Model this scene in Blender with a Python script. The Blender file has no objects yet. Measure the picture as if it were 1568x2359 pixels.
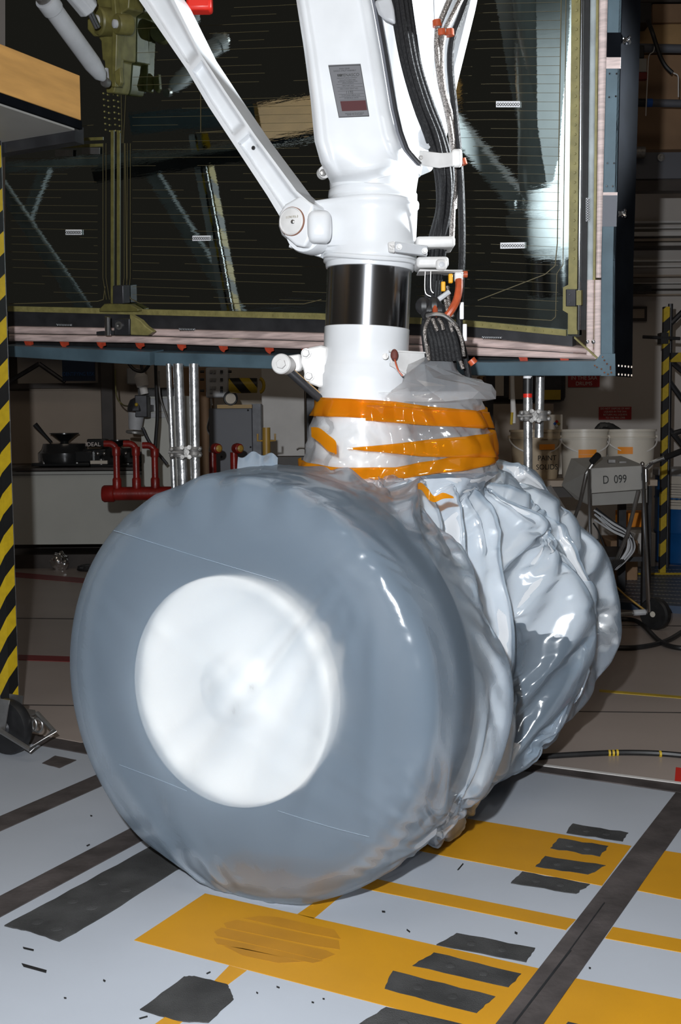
import bpy, bmesh, math, random
import numpy as np
from mathutils import Vector as V, Matrix

random.seed(7)
sc = bpy.context.scene
COL = sc.collection

# ---------------------------------------------------------------- camera
FPX, CXP, CYP, CAMH = 2569.0, 784.0, 1179.5, 1.24
PITCH, ROLL = math.radians(4.65), 0.008
_f = V((0, math.cos(PITCH), -math.sin(PITCH)))
_r0 = V((1, 0, 0)); _u0 = _r0.cross(_f)
_r = _r0 * math.cos(ROLL) - _u0 * math.sin(ROLL)
_u = _u0 * math.cos(ROLL) + _r0 * math.sin(ROLL)
CAM = V((0, 0, CAMH))
cd = bpy.data.cameras.new('camera'); cam = bpy.data.objects.new('camera', cd); COL.objects.link(cam)
cd.sensor_fit = 'VERTICAL'; cd.sensor_height = 36; cd.lens = 36 * FPX / 2359
cd.clip_start = 0.05; cd.clip_end = 60
cam.matrix_world = Matrix(((_r.x, _u.x, -_f.x, 0), (_r.y, _u.y, -_f.y, 0), (_r.z, _u.z, -_f.z, CAMH), (0, 0, 0, 1)))
sc.camera = cam

# ---------------------------------------------------------------- world, lights, exposure
sc.view_settings.view_transform = 'Standard'; sc.view_settings.look = 'None'
sc.view_settings.gamma = 1; sc.view_settings.use_curve_mapping = False
sc.view_settings.exposure = 0.0
w = bpy.data.worlds.new('world'); sc.world = w; w.use_nodes = True
w.node_tree.nodes['Background'].inputs[0].default_value = (1.0, 0.86, 0.72, 1)
w.node_tree.nodes['Background'].inputs[1].default_value = 0.022
fl = bpy.data.lights.new('camera_flash', 'SPOT'); fl.energy = 600; fl.spot_size = math.radians(95); fl.spot_blend = 0.4
fl.shadow_soft_size = 0.022; fl.color = (0.93, 0.965, 1.0)
flo = bpy.data.objects.new('camera_flash', fl); COL.objects.link(flo)
flo.location = (-0.15, 0.0, CAMH + 0.26); flo.rotation_euler = (math.radians(84), 0, math.radians(-2))
ar = bpy.data.lights.new('hangar_light', 'AREA'); ar.shape = 'RECTANGLE'; ar.size = 5; ar.size_y = 5; ar.energy = 70; ar.color = (1.0, 0.86, 0.7)
aro = bpy.data.objects.new('hangar_light', ar); COL.objects.link(aro); aro.location = (0.5, 0.5, 7)
ws = bpy.data.lights.new('added_bounce_fill', 'SPOT'); ws.spot_size = math.radians(26); ws.spot_blend = 0.7; ws.shadow_soft_size = 0.12; ws.energy = 1500; ws.color = (0.9, 0.96, 1.0)  # added unseen spot, standing in for flash bounced off the door onto the strut
wso = bpy.data.objects.new('added_bounce_fill', ws); COL.objects.link(wso); wso.location = (2.6, 4.0, 2.4)
wso.rotation_euler = (V((0.0, 3.35, 2.15)) - V((2.6, 4.0, 2.4))).to_track_quat('-Z', 'Y').to_euler()

# ---------------------------------------------------------------- pixel helpers (a pixel and a real depth give a point)
def ray(px, py):
    return _f + _r * ((px - CXP) / FPX) + _u * ((CYP - py) / FPX)
def P(px, py, Y):
    d = ray(px, py); return CAM + d * (Y / d.y)
def FZ(px, py, z=0.0):
    d = ray(px, py); return CAM + d * ((z - CAMH) / d.z)
def PL(px, py, p0, n):
    d = ray(px, py); return CAM + d * ((p0 - CAM).dot(n) / d.dot(n))

# gear frame: A = along the axle (away), T = across to the right, C = strut foot on the floor
AL = math.radians(28)
A = V((math.sin(AL), math.cos(AL), 0)); T = V((math.cos(AL), -math.sin(AL), 0)); Z = V((0, 0, 1))
C = V((0.08, 3.42, 0))
def W(a, t, z): return C + A * a + T * t + Z * z

# ---------------------------------------------------------------- materials
def mat(name, col, rough=0.5, metal=0.0, var=0.0, scale=6.0, bump=0.0, bscale=60.0, spec=None, coat=0.0, col2=None, detail=4, stretch=None, trans=0.0):
    m = bpy.data.materials.new(name); m.use_nodes = True
    nt = m.node_tree; b = nt.nodes['Principled BSDF']
    c = (*col, 1)
    b.inputs['Base Color'].default_value = c; b.inputs['Roughness'].default_value = rough; b.inputs['Metallic'].default_value = metal
    if spec is not None: b.inputs['Specular IOR Level'].default_value = spec
    if coat: b.inputs['Coat Weight'].default_value = coat; b.inputs['Coat Roughness'].default_value = 0.08
    if trans: b.inputs['Transmission Weight'].default_value = trans
    tc = nt.nodes.new('ShaderNodeTexCoord'); src = tc.outputs['Object']
    if stretch:
        mp = nt.nodes.new('ShaderNodeMapping'); mp.inputs['Scale'].default_value = stretch
        nt.links.new(src, mp.inputs[0]); src = mp.outputs[0]
    if var or col2:
        n = nt.nodes.new('ShaderNodeTexNoise'); n.inputs['Scale'].default_value = scale; n.inputs['Detail'].default_value = detail
        nt.links.new(src, n.inputs['Vector'])
        r = nt.nodes.new('ShaderNodeValToRGB')
        r.color_ramp.elements[0].position = 0.35; r.color_ramp.elements[1].position = 0.68
        if col2: a_, b_ = (*col2, 1), c
        else: a_, b_ = (*[max(0, x * (1 - var)) for x in col], 1), (*[min(1, x * (1 + var * 0.4)) for x in col], 1)
        r.color_ramp.elements[0].color = a_; r.color_ramp.elements[1].color = b_
        nt.links.new(n.outputs['Fac'], r.inputs[0]); nt.links.new(r.outputs[0], b.inputs['Base Color'])
    if bump:
        n = nt.nodes.new('ShaderNodeTexNoise'); n.inputs['Scale'].default_value = bscale; n.inputs['Detail'].default_value = 3
        nt.links.new(src, n.inputs['Vector'])
        bp = nt.nodes.new('ShaderNodeBump'); bp.inputs['Strength'].default_value = bump; bp.inputs['Distance'].default_value = 0.01
        nt.links.new(n.outputs['Fac'], bp.inputs['Height']); nt.links.new(bp.outputs[0], b.inputs['Normal'])
    return m

def stripe_mat(name, c1, c2, vec, period, rough=0.45):
    """painted or taped stripes: colour by position along vec (object space)"""
    m = bpy.data.materials.new(name); m.use_nodes = True; nt = m.node_tree; b = nt.nodes['Principled BSDF']; b.inputs['Roughness'].default_value = rough
    tc = nt.nodes.new('ShaderNodeTexCoord')
    d = nt.nodes.new('ShaderNodeVectorMath'); d.operation = 'DOT_PRODUCT'; d.inputs[1].default_value = [x / period for x in vec]
    nt.links.new(tc.outputs['Object'], d.inputs[0])
    fr = nt.nodes.new('ShaderNodeMath'); fr.operation = 'FRACT'; nt.links.new(d.outputs['Value'], fr.inputs[0])
    gt = nt.nodes.new('ShaderNodeMath'); gt.operation = 'GREATER_THAN'; gt.inputs[1].default_value = 0.5; nt.links.new(fr.outputs[0], gt.inputs[0])
    ns = nt.nodes.new('ShaderNodeTexNoise'); ns.inputs['Scale'].default_value = 40; nt.links.new(tc.outputs['Object'], ns.inputs['Vector'])
    mx = nt.nodes.new('ShaderNodeMix'); mx.data_type = 'RGBA'; mx.inputs[6].default_value = (*c1, 1); mx.inputs[7].default_value = (*c2, 1)
    nt.links.new(gt.outputs[0], mx.inputs[0])
    m2 = nt.nodes.new('ShaderNodeMix'); m2.data_type = 'RGBA'; m2.blend_type = 'MULTIPLY'; m2.inputs[0].default_value = 0.35
    nt.links.new(mx.outputs[2], m2.inputs[6]); nt.links.new(ns.outputs['Fac'], m2.inputs[7]); nt.links.new(m2.outputs[2], b.inputs['Base Color'])
    return m

M = {}
M['white'] = mat('gear_white_paint', (0.70, 0.715, 0.735), 0.28, var=0.10, scale=5, coat=0.35, bump=0.02, bscale=25)
M['white2'] = mat('white_bracket_paint', (0.62, 0.61, 0.60), 0.4, var=0.15, scale=14)
M['whitegrey'] = mat('pale_grey_paint', (0.48, 0.49, 0.51), 0.5, var=0.15, scale=10)
M['steel'] = mat('dull_steel', (0.42, 0.41, 0.40), 0.38, 0.9, var=0.2, scale=20)
M['galv'] = mat('galvanised_steel', (0.55, 0.56, 0.57), 0.32, 0.85, var=0.35, scale=35, bump=0.15, bscale=90)
M['cast'] = mat('cast_clamp', (0.30, 0.29, 0.28), 0.5, 0.7, var=0.3, scale=30, bump=0.2)
M['chrome'] = mat('chrome', (0.75, 0.76, 0.78), 0.12, 1.0)
M['piston'] = mat('polished_piston', (0.5, 0.51, 0.53), 0.25, 1.0)
_nt = M['piston'].node_tree; _tg = _nt.nodes.new('ShaderNodeTangent'); _tg.direction_type = 'RADIAL'; _tg.axis = 'Z'
_nt.nodes['Principled BSDF'].inputs['Anisotropic'].default_value = 0.85; _nt.nodes['Principled BSDF'].inputs['Anisotropic Rotation'].default_value = 0.25
_nt.links.new(_tg.outputs[0], _nt.nodes['Principled BSDF'].inputs['Tangent'])
M['darkmetal'] = mat('dark_metal', (0.06, 0.06, 0.065), 0.42, 0.6, var=0.3, scale=12)
M['black'] = mat('black_rubber', (0.014, 0.014, 0.015), 0.45, var=0.3, scale=30)
M['hose'] = mat('black_hose', (0.011, 0.011, 0.012), 0.6, spec=0.25, bump=0.25, bscale=140)
M['braid'] = mat('braided_steel', (0.34, 0.31, 0.29), 0.4, 0.8, var=0.6, scale=220, bump=0.5, bscale=260)
M['tyre'] = mat('tyre_rubber', (0.018, 0.020, 0.024), 0.65, var=0.3, scale=9, bump=0.05)
M['hub'] = mat('white_wheel_paint', (0.84, 0.80, 0.75), 0.45, var=0.05, scale=9)
M['redrubber'] = mat('orange_sleeve', (0.42, 0.075, 0.025), 0.4, var=0.3, scale=40)
M['redpipe'] = mat('red_pipe_paint', (0.20, 0.009, 0.006), 0.35, var=0.35, scale=12, bump=0.1)
M['olive'] = mat('olive_primer', (0.135, 0.12, 0.035), 0.45, var=0.25, scale=30)
M['khaki'] = mat('yellow_green_primer', (0.235, 0.205, 0.075), 0.45, var=0.22, scale=30)
M['wire'] = mat('thin_gold_line', (0.10, 0.082, 0.038), 0.5)
M['pink'] = mat('pinkish_tile_edge', (0.66, 0.53, 0.50), 0.5, var=0.25, scale=16, stretch=(1, 1, 7), bump=0.1)
M['pinkh'] = mat('pinkish_seal_strip', (0.60, 0.46, 0.43), 0.45, var=0.35, scale=9, stretch=(1, 1, 9), bump=0.1)
M['greyseal'] = mat('grey_seal', (0.36, 0.40, 0.41), 0.45, var=0.25, scale=14)
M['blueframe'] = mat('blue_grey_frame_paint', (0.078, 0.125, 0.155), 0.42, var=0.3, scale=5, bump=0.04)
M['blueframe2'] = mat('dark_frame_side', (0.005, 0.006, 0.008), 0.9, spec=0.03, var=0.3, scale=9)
M['tan'] = mat('tan_plywood', (0.60, 0.32, 0.095), 0.6, var=0.18, scale=4, stretch=(1, 1, 6))
M['tan2'] = mat('tan_board', (0.44, 0.27, 0.12), 0.7, var=0.2, scale=3)
M['tan3'] = mat('brown_board', (0.30, 0.18, 0.10), 0.7, var=0.2, scale=3)
M['red'] = mat('red_plastic', (0.62, 0.020, 0.010), 0.4)
M['redsign'] = mat('red_sign', (0.42, 0.020, 0.020), 0.5, var=0.1)
M['redtab'] = mat('red_orange_tab', (0.42, 0.05, 0.02), 0.5, var=0.3, scale=40)
M['signtext'] = mat('pale_letters', (0.75, 0.66, 0.62), 0.5)
M['blacktext'] = mat('black_letters', (0.01, 0.01, 0.01), 0.6)
M['wall'] = mat('cream_wall_paint', (0.62, 0.57, 0.53), 0.7, var=0.06, scale=2)
M['trim'] = mat('white_trim', (0.66, 0.64, 0.62), 0.55, var=0.08)
M['cabinet'] = mat('beige_cabinet', (0.36, 0.29, 0.23), 0.6, var=0.08, scale=2)
M['counter'] = mat('off_white_counter_front', (0.50, 0.50, 0.46), 0.55, var=0.05, scale=3)
M['darkwood'] = mat('dark_counter_edge', (0.055, 0.045, 0.040), 0.5, var=0.3)
M['machine'] = mat('black_enamel', (0.016, 0.017, 0.018), 0.22, coat=0.4)
M['greybox'] = mat('slate_grey_enamel', (0.11, 0.115, 0.135), 0.5, var=0.08, scale=3)
M['blue'] = mat('blue_drum_paint', (0.004, 0.085, 0.28), 0.4, var=0.15, scale=5)
M['navy'] = mat('navy_board', (0.008, 0.022, 0.06), 0.6)
M['paper'] = mat('label_paper', (0.62, 0.56, 0.48), 0.7, var=0.08)
M['orange'] = mat('orange_label', (0.80, 0.26, 0.01), 0.6)
M['yellow'] = mat('yellow_paint', (0.50, 0.34, 0.02), 0.5, var=0.2)
M['gold'] = mat('mustard_steel', (0.36, 0.21, 0.035), 0.45, var=0.2)
M['bucket'] = mat('white_bucket_plastic', (0.62, 0.575, 0.50), 0.4, var=0.06, scale=4)
M['bucket2'] = mat('tan_bucket_plastic', (0.46, 0.36, 0.24), 0.5, var=0.1, scale=4)
M['cartgrey'] = mat('cart_grey_paint', (0.33, 0.32, 0.30), 0.5, var=0.08, scale=6)
M['bluegrille'] = mat('blue_grille_metal', (0.07, 0.10, 0.16), 0.4, 0.4)
M['amber'] = mat('amber_clip', (0.75, 0.36, 0.015), 0.25)
M['bluetape'] = mat('blue_tape', (0.01, 0.10, 0.45), 0.5)
M['plate'] = mat('etched_metal_plate', (0.115, 0.115, 0.125), 0.6)
M['maroon'] = mat('maroon_plate_block', (0.055, 0.006, 0.008), 0.7)
M['drywhite'] = mat('tag_white', (0.78, 0.78, 0.80), 0.5)
M['floor'] = mat('pale_grey_floor_paint', (0.40, 0.43, 0.48), 0.5, var=0.07, scale=1.6, bump=0.02)
M['floorback'] = mat('beige_tile_floor', (0.40, 0.335, 0.30), 0.35, var=0.12, scale=1.2)
M['yellowfloor'] = mat('amber_floor_paint', (0.50, 0.235, 0.006), 0.5, var=0.10, scale=3)
M['yellowprint'] = mat('scuffed_amber_paint', (0.40, 0.18, 0.008), 0.5, var=0.1, scale=8)
M['grit'] = mat('grey_antislip_tape', (0.058, 0.058, 0.058), 0.9, spec=0.2, var=0.4, scale=7, bump=0.5, bscale=400)
M['strip'] = mat('worn_steel_strip', (0.080, 0.068, 0.066), 0.6, 0.2, var=0.4, scale=9, bump=0.15)
M['redline'] = mat('red_floor_line', (0.20, 0.018, 0.02), 0.5)
M['haz'] = stripe_mat('hazard_tape', (0.62, 0.42, 0.015), (0.012, 0.012, 0.012), (-1.75, 0, 1.0), 0.16)
M['haz2'] = stripe_mat('hazard_tape_far', (0.60, 0.42, 0.02), (0.012, 0.012, 0.014), (-0.9, 0, 1.0), 0.20)
M['haz3'] = stripe_mat('hazard_wrap', (0.62, 0.44, 0.02), (0.012, 0.012, 0.012), (1.0, 0, 0.8), 0.15)

def door_mat():
    m = mat('dark_reflective_skin', (0.40, 0.46, 0.45), 0.02, 1.0)
    nt = m.node_tree; b = nt.nodes['Principled BSDF']
    tc = nt.nodes.new('ShaderNodeTexCoord')
    mp = nt.nodes.new('ShaderNodeMapping'); mp.inputs['Scale'].default_value = (1.2, 1.2, 9)
    nt.links.new(tc.outputs['Object'], mp.inputs[0])
    n = nt.nodes.new('ShaderNodeTexNoise'); n.inputs['Scale'].default_value = 3.0; n.inputs['Detail'].default_value = 5; n.inputs['Roughness'].default_value = 0.6
    nt.links.new(mp.outputs[0], n.inputs['Vector'])
    bp = nt.nodes.new('ShaderNodeBump'); bp.inputs['Strength'].default_value = 0.03; bp.inputs['Distance'].default_value = 0.012
    nt.links.new(n.outputs['Fac'], bp.inputs['Height']); nt.links.new(bp.outputs[0], b.inputs['Normal'])
    return m
M['door'] = door_mat()

def film_mat(name, tcol, scatter, gloss_r=0.13, T_=0.30, R_=0.38, bump=0.25, diff=(0.62, 0.80, 1.0), gw=0.07, tl=0.5):
    """thin plastic film: part clear, part blurring, part milky, plus surface gloss"""
    m = bpy.data.materials.new(name); m.use_nodes = True; nt = m.node_tree; N = nt.nodes
    for n in list(N): N.remove(n)
    out = N.new('ShaderNodeOutputMaterial'); L = nt.links.new
    tc = N.new('ShaderNodeTexCoord')
    n1 = N.new('ShaderNodeTexNoise'); n1.inputs['Scale'].default_value = 7; n1.inputs['Detail'].default_value = 4; n1.inputs['Distortion'].default_value = 0.6
    L(tc.outputs['Object'], n1.inputs['Vector'])
    bp = N.new('ShaderNodeBump'); bp.inputs['Strength'].default_value = bump; bp.inputs['Distance'].default_value = 0.012
    L(n1.outputs['Fac'], bp.inputs['Height'])
    tr = N.new('ShaderNodeBsdfTransparent'); tr.inputs[0].default_value = (*tcol, 1)
    rf = N.new('ShaderNodeBsdfRefraction'); rf.inputs['Color'].default_value = (*tcol, 1); rf.inputs['Roughness'].default_value = 0.38; rf.inputs['IOR'].default_value = 1.25
    df = N.new('ShaderNodeBsdfDiffuse'); df.inputs[0].default_value = (*diff, 1)
    ts = N.new('ShaderNodeBsdfTranslucent'); ts.inputs[0].default_value = (*diff, 1)
    gl = N.new('ShaderNodeBsdfGlossy'); gl.inputs['Color'].default_value = (1, 1, 1, 1); gl.inputs['Roughness'].default_value = gloss_r
    for s in (df, ts, gl): L(bp.outputs[0], s.inputs['Normal'])
    a = N.new('ShaderNodeMixShader'); a.inputs[0].default_value = R_ / (R_ + T_); L(tr.outputs[0], a.inputs[1]); L(rf.outputs[0], a.inputs[2])
    d = N.new('ShaderNodeMixShader'); d.inputs[0].default_value = tl; L(df.outputs[0], d.inputs[1]); L(ts.outputs[0], d.inputs[2])
    e = N.new('ShaderNodeMixShader'); e.inputs[0].default_value = scatter; L(a.outputs[0], e.inputs[1]); L(d.outputs[0], e.inputs[2])
    fr = N.new('ShaderNodeLayerWeight'); fr.inputs['Blend'].default_value = 0.25; L(bp.outputs[0], fr.inputs['Normal'])
    mm = N.new('ShaderNodeMath'); mm.operation = 'MULTIPLY_ADD'; mm.inputs[1].default_value = 0.12; mm.inputs[2].default_value = gw; L(fr.outputs['Fresnel'], mm.inputs[0])
    g = N.new('ShaderNodeMixShader'); L(mm.outputs[0], g.inputs[0]); L(e.outputs[0], g.inputs[1]); L(gl.outputs[0], g.inputs[2])
    L(g.outputs[0], out.inputs['Surface'])
    return m
M['film'] = film_mat('milky_plastic_film', (1.0, 0.985, 0.96), 0.26, gw=0.03, gloss_r=0.16)
M['film3'] = film_mat('layered_plastic_film', (1.0, 0.985, 0.96), 0.74, gw=0.03, gloss_r=0.16, diff=(0.93, 0.95, 0.98), tl=0.25)
M['film2'] = film_mat('crinkled_plastic_film', (1.0, 0.99, 0.97), 0.27, bump=0.5, T_=0.5, R_=0.2, diff=(0.88, 0.92, 0.98), gw=0.05)
M['kapton'] = film_mat('amber_tape_film', (1.0, 0.58, 0.07), 0.40, gloss_r=0.12, T_=0.85, R_=0.15, diff=(0.74, 0.36, 0.012), bump=0.3, gw=0.03, tl=0.35)

# ---------------------------------------------------------------- mesh building
WL = {}                                   # world origin of every object
class MB:
    def __init__(s): s.v = []; s.f = []
    def add(s, vs, fs):
        o = len(s.v); s.v += [V(x) for x in vs]; s.f += [tuple(o + i for i in f) for f in fs]; return s
    def box(s, c, size, ax=None):
        X, Y_, Z_ = ax or (V((1, 0, 0)), V((0, 1, 0)), V((0, 0, 1)))
        c = V(c); h = [x / 2 for x in size]
        vs = [c + X * h[0] * i + Y_ * h[1] * j + Z_ * h[2] * k for k in (-1, 1) for j in (-1, 1) for i in (-1, 1)]
        return s.add(vs, [(0, 2, 3, 1), (4, 5, 7, 6), (0, 1, 5, 4), (2, 6, 7, 3), (0, 4, 6, 2), (1, 3, 7, 5)])
    def tube(s, pts, r, n=12, cap=True, closed=False):
        pts = [V(p) for p in pts]; m = len(pts); rr = r if isinstance(r, (list, tuple)) else [r] * m
        rings = []; up = None
        for i, p in enumerate(pts):
            if closed: d = (pts[(i + 1) % m] - pts[i - 1])
            else: d = (pts[min(i + 1, m - 1)] - pts[max(i - 1, 0)])
            if d.length < 1e-9: d = V((0, 0, 1))
            d.normalize()
            if up is None: up = d.orthogonal().normalized()
            else:
                up = up - d * up.dot(d)
                up = up.normalized() if up.length > 1e-6 else d.orthogonal().normalized()
            q = d.cross(up)
            rings.append([p + (up * math.cos(2 * math.pi * k / n) + q * math.sin(2 * math.pi * k / n)) * rr[i] for k in range(n)])
        vs = [x for r_ in rings for x in r_]; fs = []
        for i in range(m if closed else m - 1):
            j = (i + 1) % m
            for k in range(n): fs.append((i * n + k, i * n + (k + 1) % n, j * n + (k + 1) % n, j * n + k))
        if cap and not closed: fs += [tuple(range(n))[::-1], tuple((m - 1) * n + k for k in range(n))]
        return s.add(vs, fs)
    def lathe(s, prof, o, axis=Z, n=32, cap=True):
        axis = V(axis).normalized(); u = axis.orthogonal().normalized() if abs(axis.z) < 0.9 else V((1, 0, 0)); u = (u - axis * u.dot(axis)).normalized(); q = axis.cross(u); o = V(o)
        vs = []
        for r_, h in prof:
            for k in range(n):
                t = 2 * math.pi * k / n; vs.append(o + axis * h + (u * math.cos(t) + q * math.sin(t)) * max(r_, 1e-5))
        fs = []
        for i in range(len(prof) - 1):
            for k in range(n): fs.append((i * n + k, i * n + (k + 1) % n, (i + 1) * n + (k + 1) % n, (i + 1) * n + k))
        if cap:
            m = len(prof); fs += [tuple(range(n))[::-1], tuple((m - 1) * n + k for k in range(n))]
        return s.add(vs, fs)
    def prism(s, poly, vec):
        poly = [V(p) for p in poly]; vec = V(vec); n = len(poly)
        vs = poly + [p + vec for p in poly]
        return s.add(vs, [tuple(range(n))[::-1], tuple(range(n, 2 * n))] + [(i, (i + 1) % n, n + (i + 1) % n, n + i) for i in range(n)])
    def grid(s, rows, closed=False):
        m, n = len(rows), len(rows[0]); vs = [p for r_ in rows for p in r_]; fs = []
        for i in range(m - 1):
            for k in range(n if closed else n - 1): fs.append((i * n + k, i * n + (k + 1) % n, (i + 1) * n + (k + 1) % n, (i + 1) * n + k))
        return s.add(vs, fs)
    def ball(s, c, r, n=12, m=8, sq=(1, 1, 1)):
        c = V(c); vs = []
        rows = [[c + V((r * sq[0] * math.sin(math.pi * i / m) * math.cos(2 * math.pi * k / n), r * sq[1] * math.sin(math.pi * i / m) * math.sin(2 * math.pi * k / n), r * sq[2] * math.cos(math.pi * i / m))) for k in range(n)] for i in range(m + 1)]
        return s.grid(rows, True)
    def build(s, name, m, parent=None, bevel=0, seg=2, ang=35, origin=None, fixn=True):
        if parent is not None: o = WL[parent]
        elif origin is not None: o = V(origin)
        else:
            xs = [v.x for v in s.v]; ys = [v.y for v in s.v]; zs = [v.z for v in s.v]
            o = V(((min(xs) + max(xs)) / 2, (min(ys) + max(ys)) / 2, min(zs)))
        me = bpy.data.meshes.new(name); me.from_pydata([tuple(v - o) for v in s.v], [], s.f)
        if fixn and len(s.v) < 60000:
            bm = bmesh.new(); bm.from_mesh(me); bmesh.ops.recalc_face_normals(bm, faces=bm.faces); bm.to_mesh(me); bm.free()
        me.materials.append(M[m] if isinstance(m, str) else m)
        me.shade_smooth(); me.set_sharp_from_angle(angle=math.radians(ang))
        ob = bpy.data.objects.new(name, me); COL.objects.link(ob)
        if parent is not None: ob.parent = parent; WL[ob] = V(o)
        else: ob.location = o; WL[ob] = V(o)
        if bevel:
            b = ob.modifiers.new('bevel', 'BEVEL'); b.width = bevel; b.segments = seg; b.limit_method = 'ANGLE'; b.angle_limit = math.radians(40)
        return ob

def tag(o, label, cat, group=None):
    o['label'] = label; o['category'] = cat
    if group: o['group'] = group
    return o
def thing(name, label, cat, loc, group=None):
    o = bpy.data.objects.new(name, None); COL.objects.link(o); o.location = loc; WL[o] = V(loc); o.empty_display_size = 0.1
    return tag(o, label, cat, group)
def struct(o): o['kind'] = 'structure'; return o
def stuff(o): o['kind'] = 'stuff'; return o
def lab(o, l): o['label'] = l; return o

def text(body, loc, xdir, ydir, h, m, parent, name='lettering', spacing=1.0, ext=0.0006, align='CENTER', squash=1.0):
    c = bpy.data.curves.new(name, 'FONT'); c.body = body; c.size = h * 1.4; c.align_x = align; c.align_y = 'CENTER'; c.extrude = ext; c.space_character = spacing
    c.materials.append(M[m]); o = bpy.data.objects.new(name, c); COL.objects.link(o)
    x = V(xdir).normalized(); y = V(ydir).normalized(); z = x.cross(y).normalized(); y = z.cross(x)
    me = bpy.data.meshes.new_from_object(o); bpy.data.objects.remove(o); me.name = name; o = bpy.data.objects.new(name, me); COL.objects.link(o)
    po = WL[parent]; l = V(loc) - po
    o.parent = parent
    o.matrix_local = Matrix(((x.x * squash, y.x, z.x, l.x), (x.y * squash, y.y, z.y, l.y), (x.z * squash, y.z, z.z, l.z), (0, 0, 0, 1)))
    WL[o] = V(loc); return o

def pxbox(x0, y0, x1, y1, Y, d, mb=None):
    """box whose front face at real depth Y spans the given extent, d deep"""
    a, b = P(x0, y1, Y), P(x1, y0, Y)
    mb = mb or MB(); mb.box(((a.x + b.x) / 2, Y + d / 2, (a.z + b.z) / 2), (abs(b.x - a.x), d, abs(b.z - a.z))); return mb
def catmull(pts, k=6):
    pts = [V(p) for p in pts]; out = []
    for i in range(len(pts) - 1):
        p0, p1, p2, p3 = pts[max(i - 1, 0)], pts[i], pts[i + 1], pts[min(i + 2, len(pts) - 1)]
        for j in range(k):
            t = j / k; out.append(0.5 * ((2 * p1) + (p2 - p0) * t + (2 * p0 - 5 * p1 + 4 * p2 - p3) * t * t + (3 * p1 - p0 - 3 * p2 + p3) * t ** 3))
    out.append(pts[-1]); return out
def sstep(a, b, x):
    t = min(1, max(0, (x - a) / (b - a))); return t * t * (3 - 2 * t)
def lerp(a, b, t): return a + (b - a) * t
def hexbolt(mb, p, ax, r, h):
    mb.lathe([(r * 1.25, 0), (r * 1.25, h * 0.2)], p, ax, 16); mb.lathe([(r, h * 0.2), (r, h * 0.9), (r * 0.85, h)], p, ax, 6); return mb

#@@SETTING
# ================================================================= FLOOR AND WALLS
fb = MB(); fb.add([(-9, -3, 0), (9, -3, 0), (9, 12.5, 0), (-9, 12.5, 0), (-9, -3, -0.1), (9, -3, -0.1), (9, 12.5, -0.1), (-9, 12.5, -0.1)], [(0, 1, 2, 3), (4, 7, 6, 5), (0, 4, 5, 1), (1, 5, 6, 2), (2, 6, 7, 3), (3, 7, 4, 0)])
floor = struct(fb.build('floor', 'floor', origin=(0, 0, 0)))
def fpiece(name, m, pts, z=0.001, jit=0.0, label=None, sub=6):
    poly = []
    n = len(pts)
    for i in range(n):
        a, b = V((*pts[i], 0)), V((*pts[(i + 1) % n], 0))
        k = sub if jit else 1
        for j in range(k):
            q = a.lerp(b, j / k)
            if jit and j: q += V((random.uniform(-jit, jit), random.uniform(-jit, jit) * 0.6, 0))
            poly.append(FZ(q.x, q.y, 0.0))
    o = MB().prism(poly, (0, 0, z)).build(name, m, floor)
    if label: o['label'] = label
    return o
# back floor beyond the steel edge
fpiece('back_floor', 'floorback', [(-1500, 1380), (-400, 1600), (185, 1711), (640, 1690), (1150, 1752), (1568, 1808), (1900, 1858), (2600, 1700), (3000, 1190), (-2600, 1190)], 0.002, label='beige tiled floor behind the steel edge strip')
fpiece('edge_strip', 'strip', [(-400, 1603), (185, 1713), (700, 1690), (700, 1712), (200, 1738), (60, 1712), (-400, 1625)], 0.004)
fpiece('edge_strip', 'strip', [(1100, 1746), (1203, 1760), (1568, 1808), (1900, 1858), (1900, 1878), (1568, 1828), (1236, 1779), (1100, 1768)], 0.004)
fpiece('edge_trim', 'floorback', [(60, 1684), (185, 1708), (186, 1713), (60, 1690)], 0.006)
fpiece('edge_trim', 'trim', [(1200, 1757), (1568, 1805), (1568, 1809), (1200, 1761)], 0.006)
# steel strips running away to the right
fpiece('steel_strip', 'strip', [(-30, 1895), (0, 1882), (218, 1788), (520, 1655), (540, 1668), (231, 1813), (0, 1916), (-30, 1929)], 0.003)
fpiece('steel_strip', 'strip', [(-30, 2082), (0, 2066), (298, 1911), (700, 1704), (725, 1722), (324, 1939), (0, 2114), (-30, 2130)], 0.003)
fpiece('steel_strip', 'strip', [(1105, 2408), (1143, 2359), (1555, 1828), (1600, 1771), (1640, 1776), (1700, 1750), (1568, 1908), (1253, 2359), (1222, 2405)], 0.003, label='wide steel trench strip at the right')
gr = MB(); 
for (x0, y0, x1, y1, wd) in ((1180, 2359, 1310, 2190, 6), (1310, 2190, 1390, 2080, 3)):
    gr.prism([FZ(x0, y0, 0.003), FZ(x1, y1, 0.003), FZ(x1 + wd, y1, 0.003), FZ(x0 + wd, y0, 0.003)], (0, 0, 0.0012))
gr.build('strip_groove', 'black', floor)
# long grey grit plate left
fpiece('grit_plate', 'grit', [(10, 2134), (128, 2072), (342, 1954), (420, 1905), (520, 1955), (405, 2006), (250, 2105), (137, 2170), (70, 2147)], 0.003, 1.6, 'long worn grey grit plate at the left')
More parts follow.
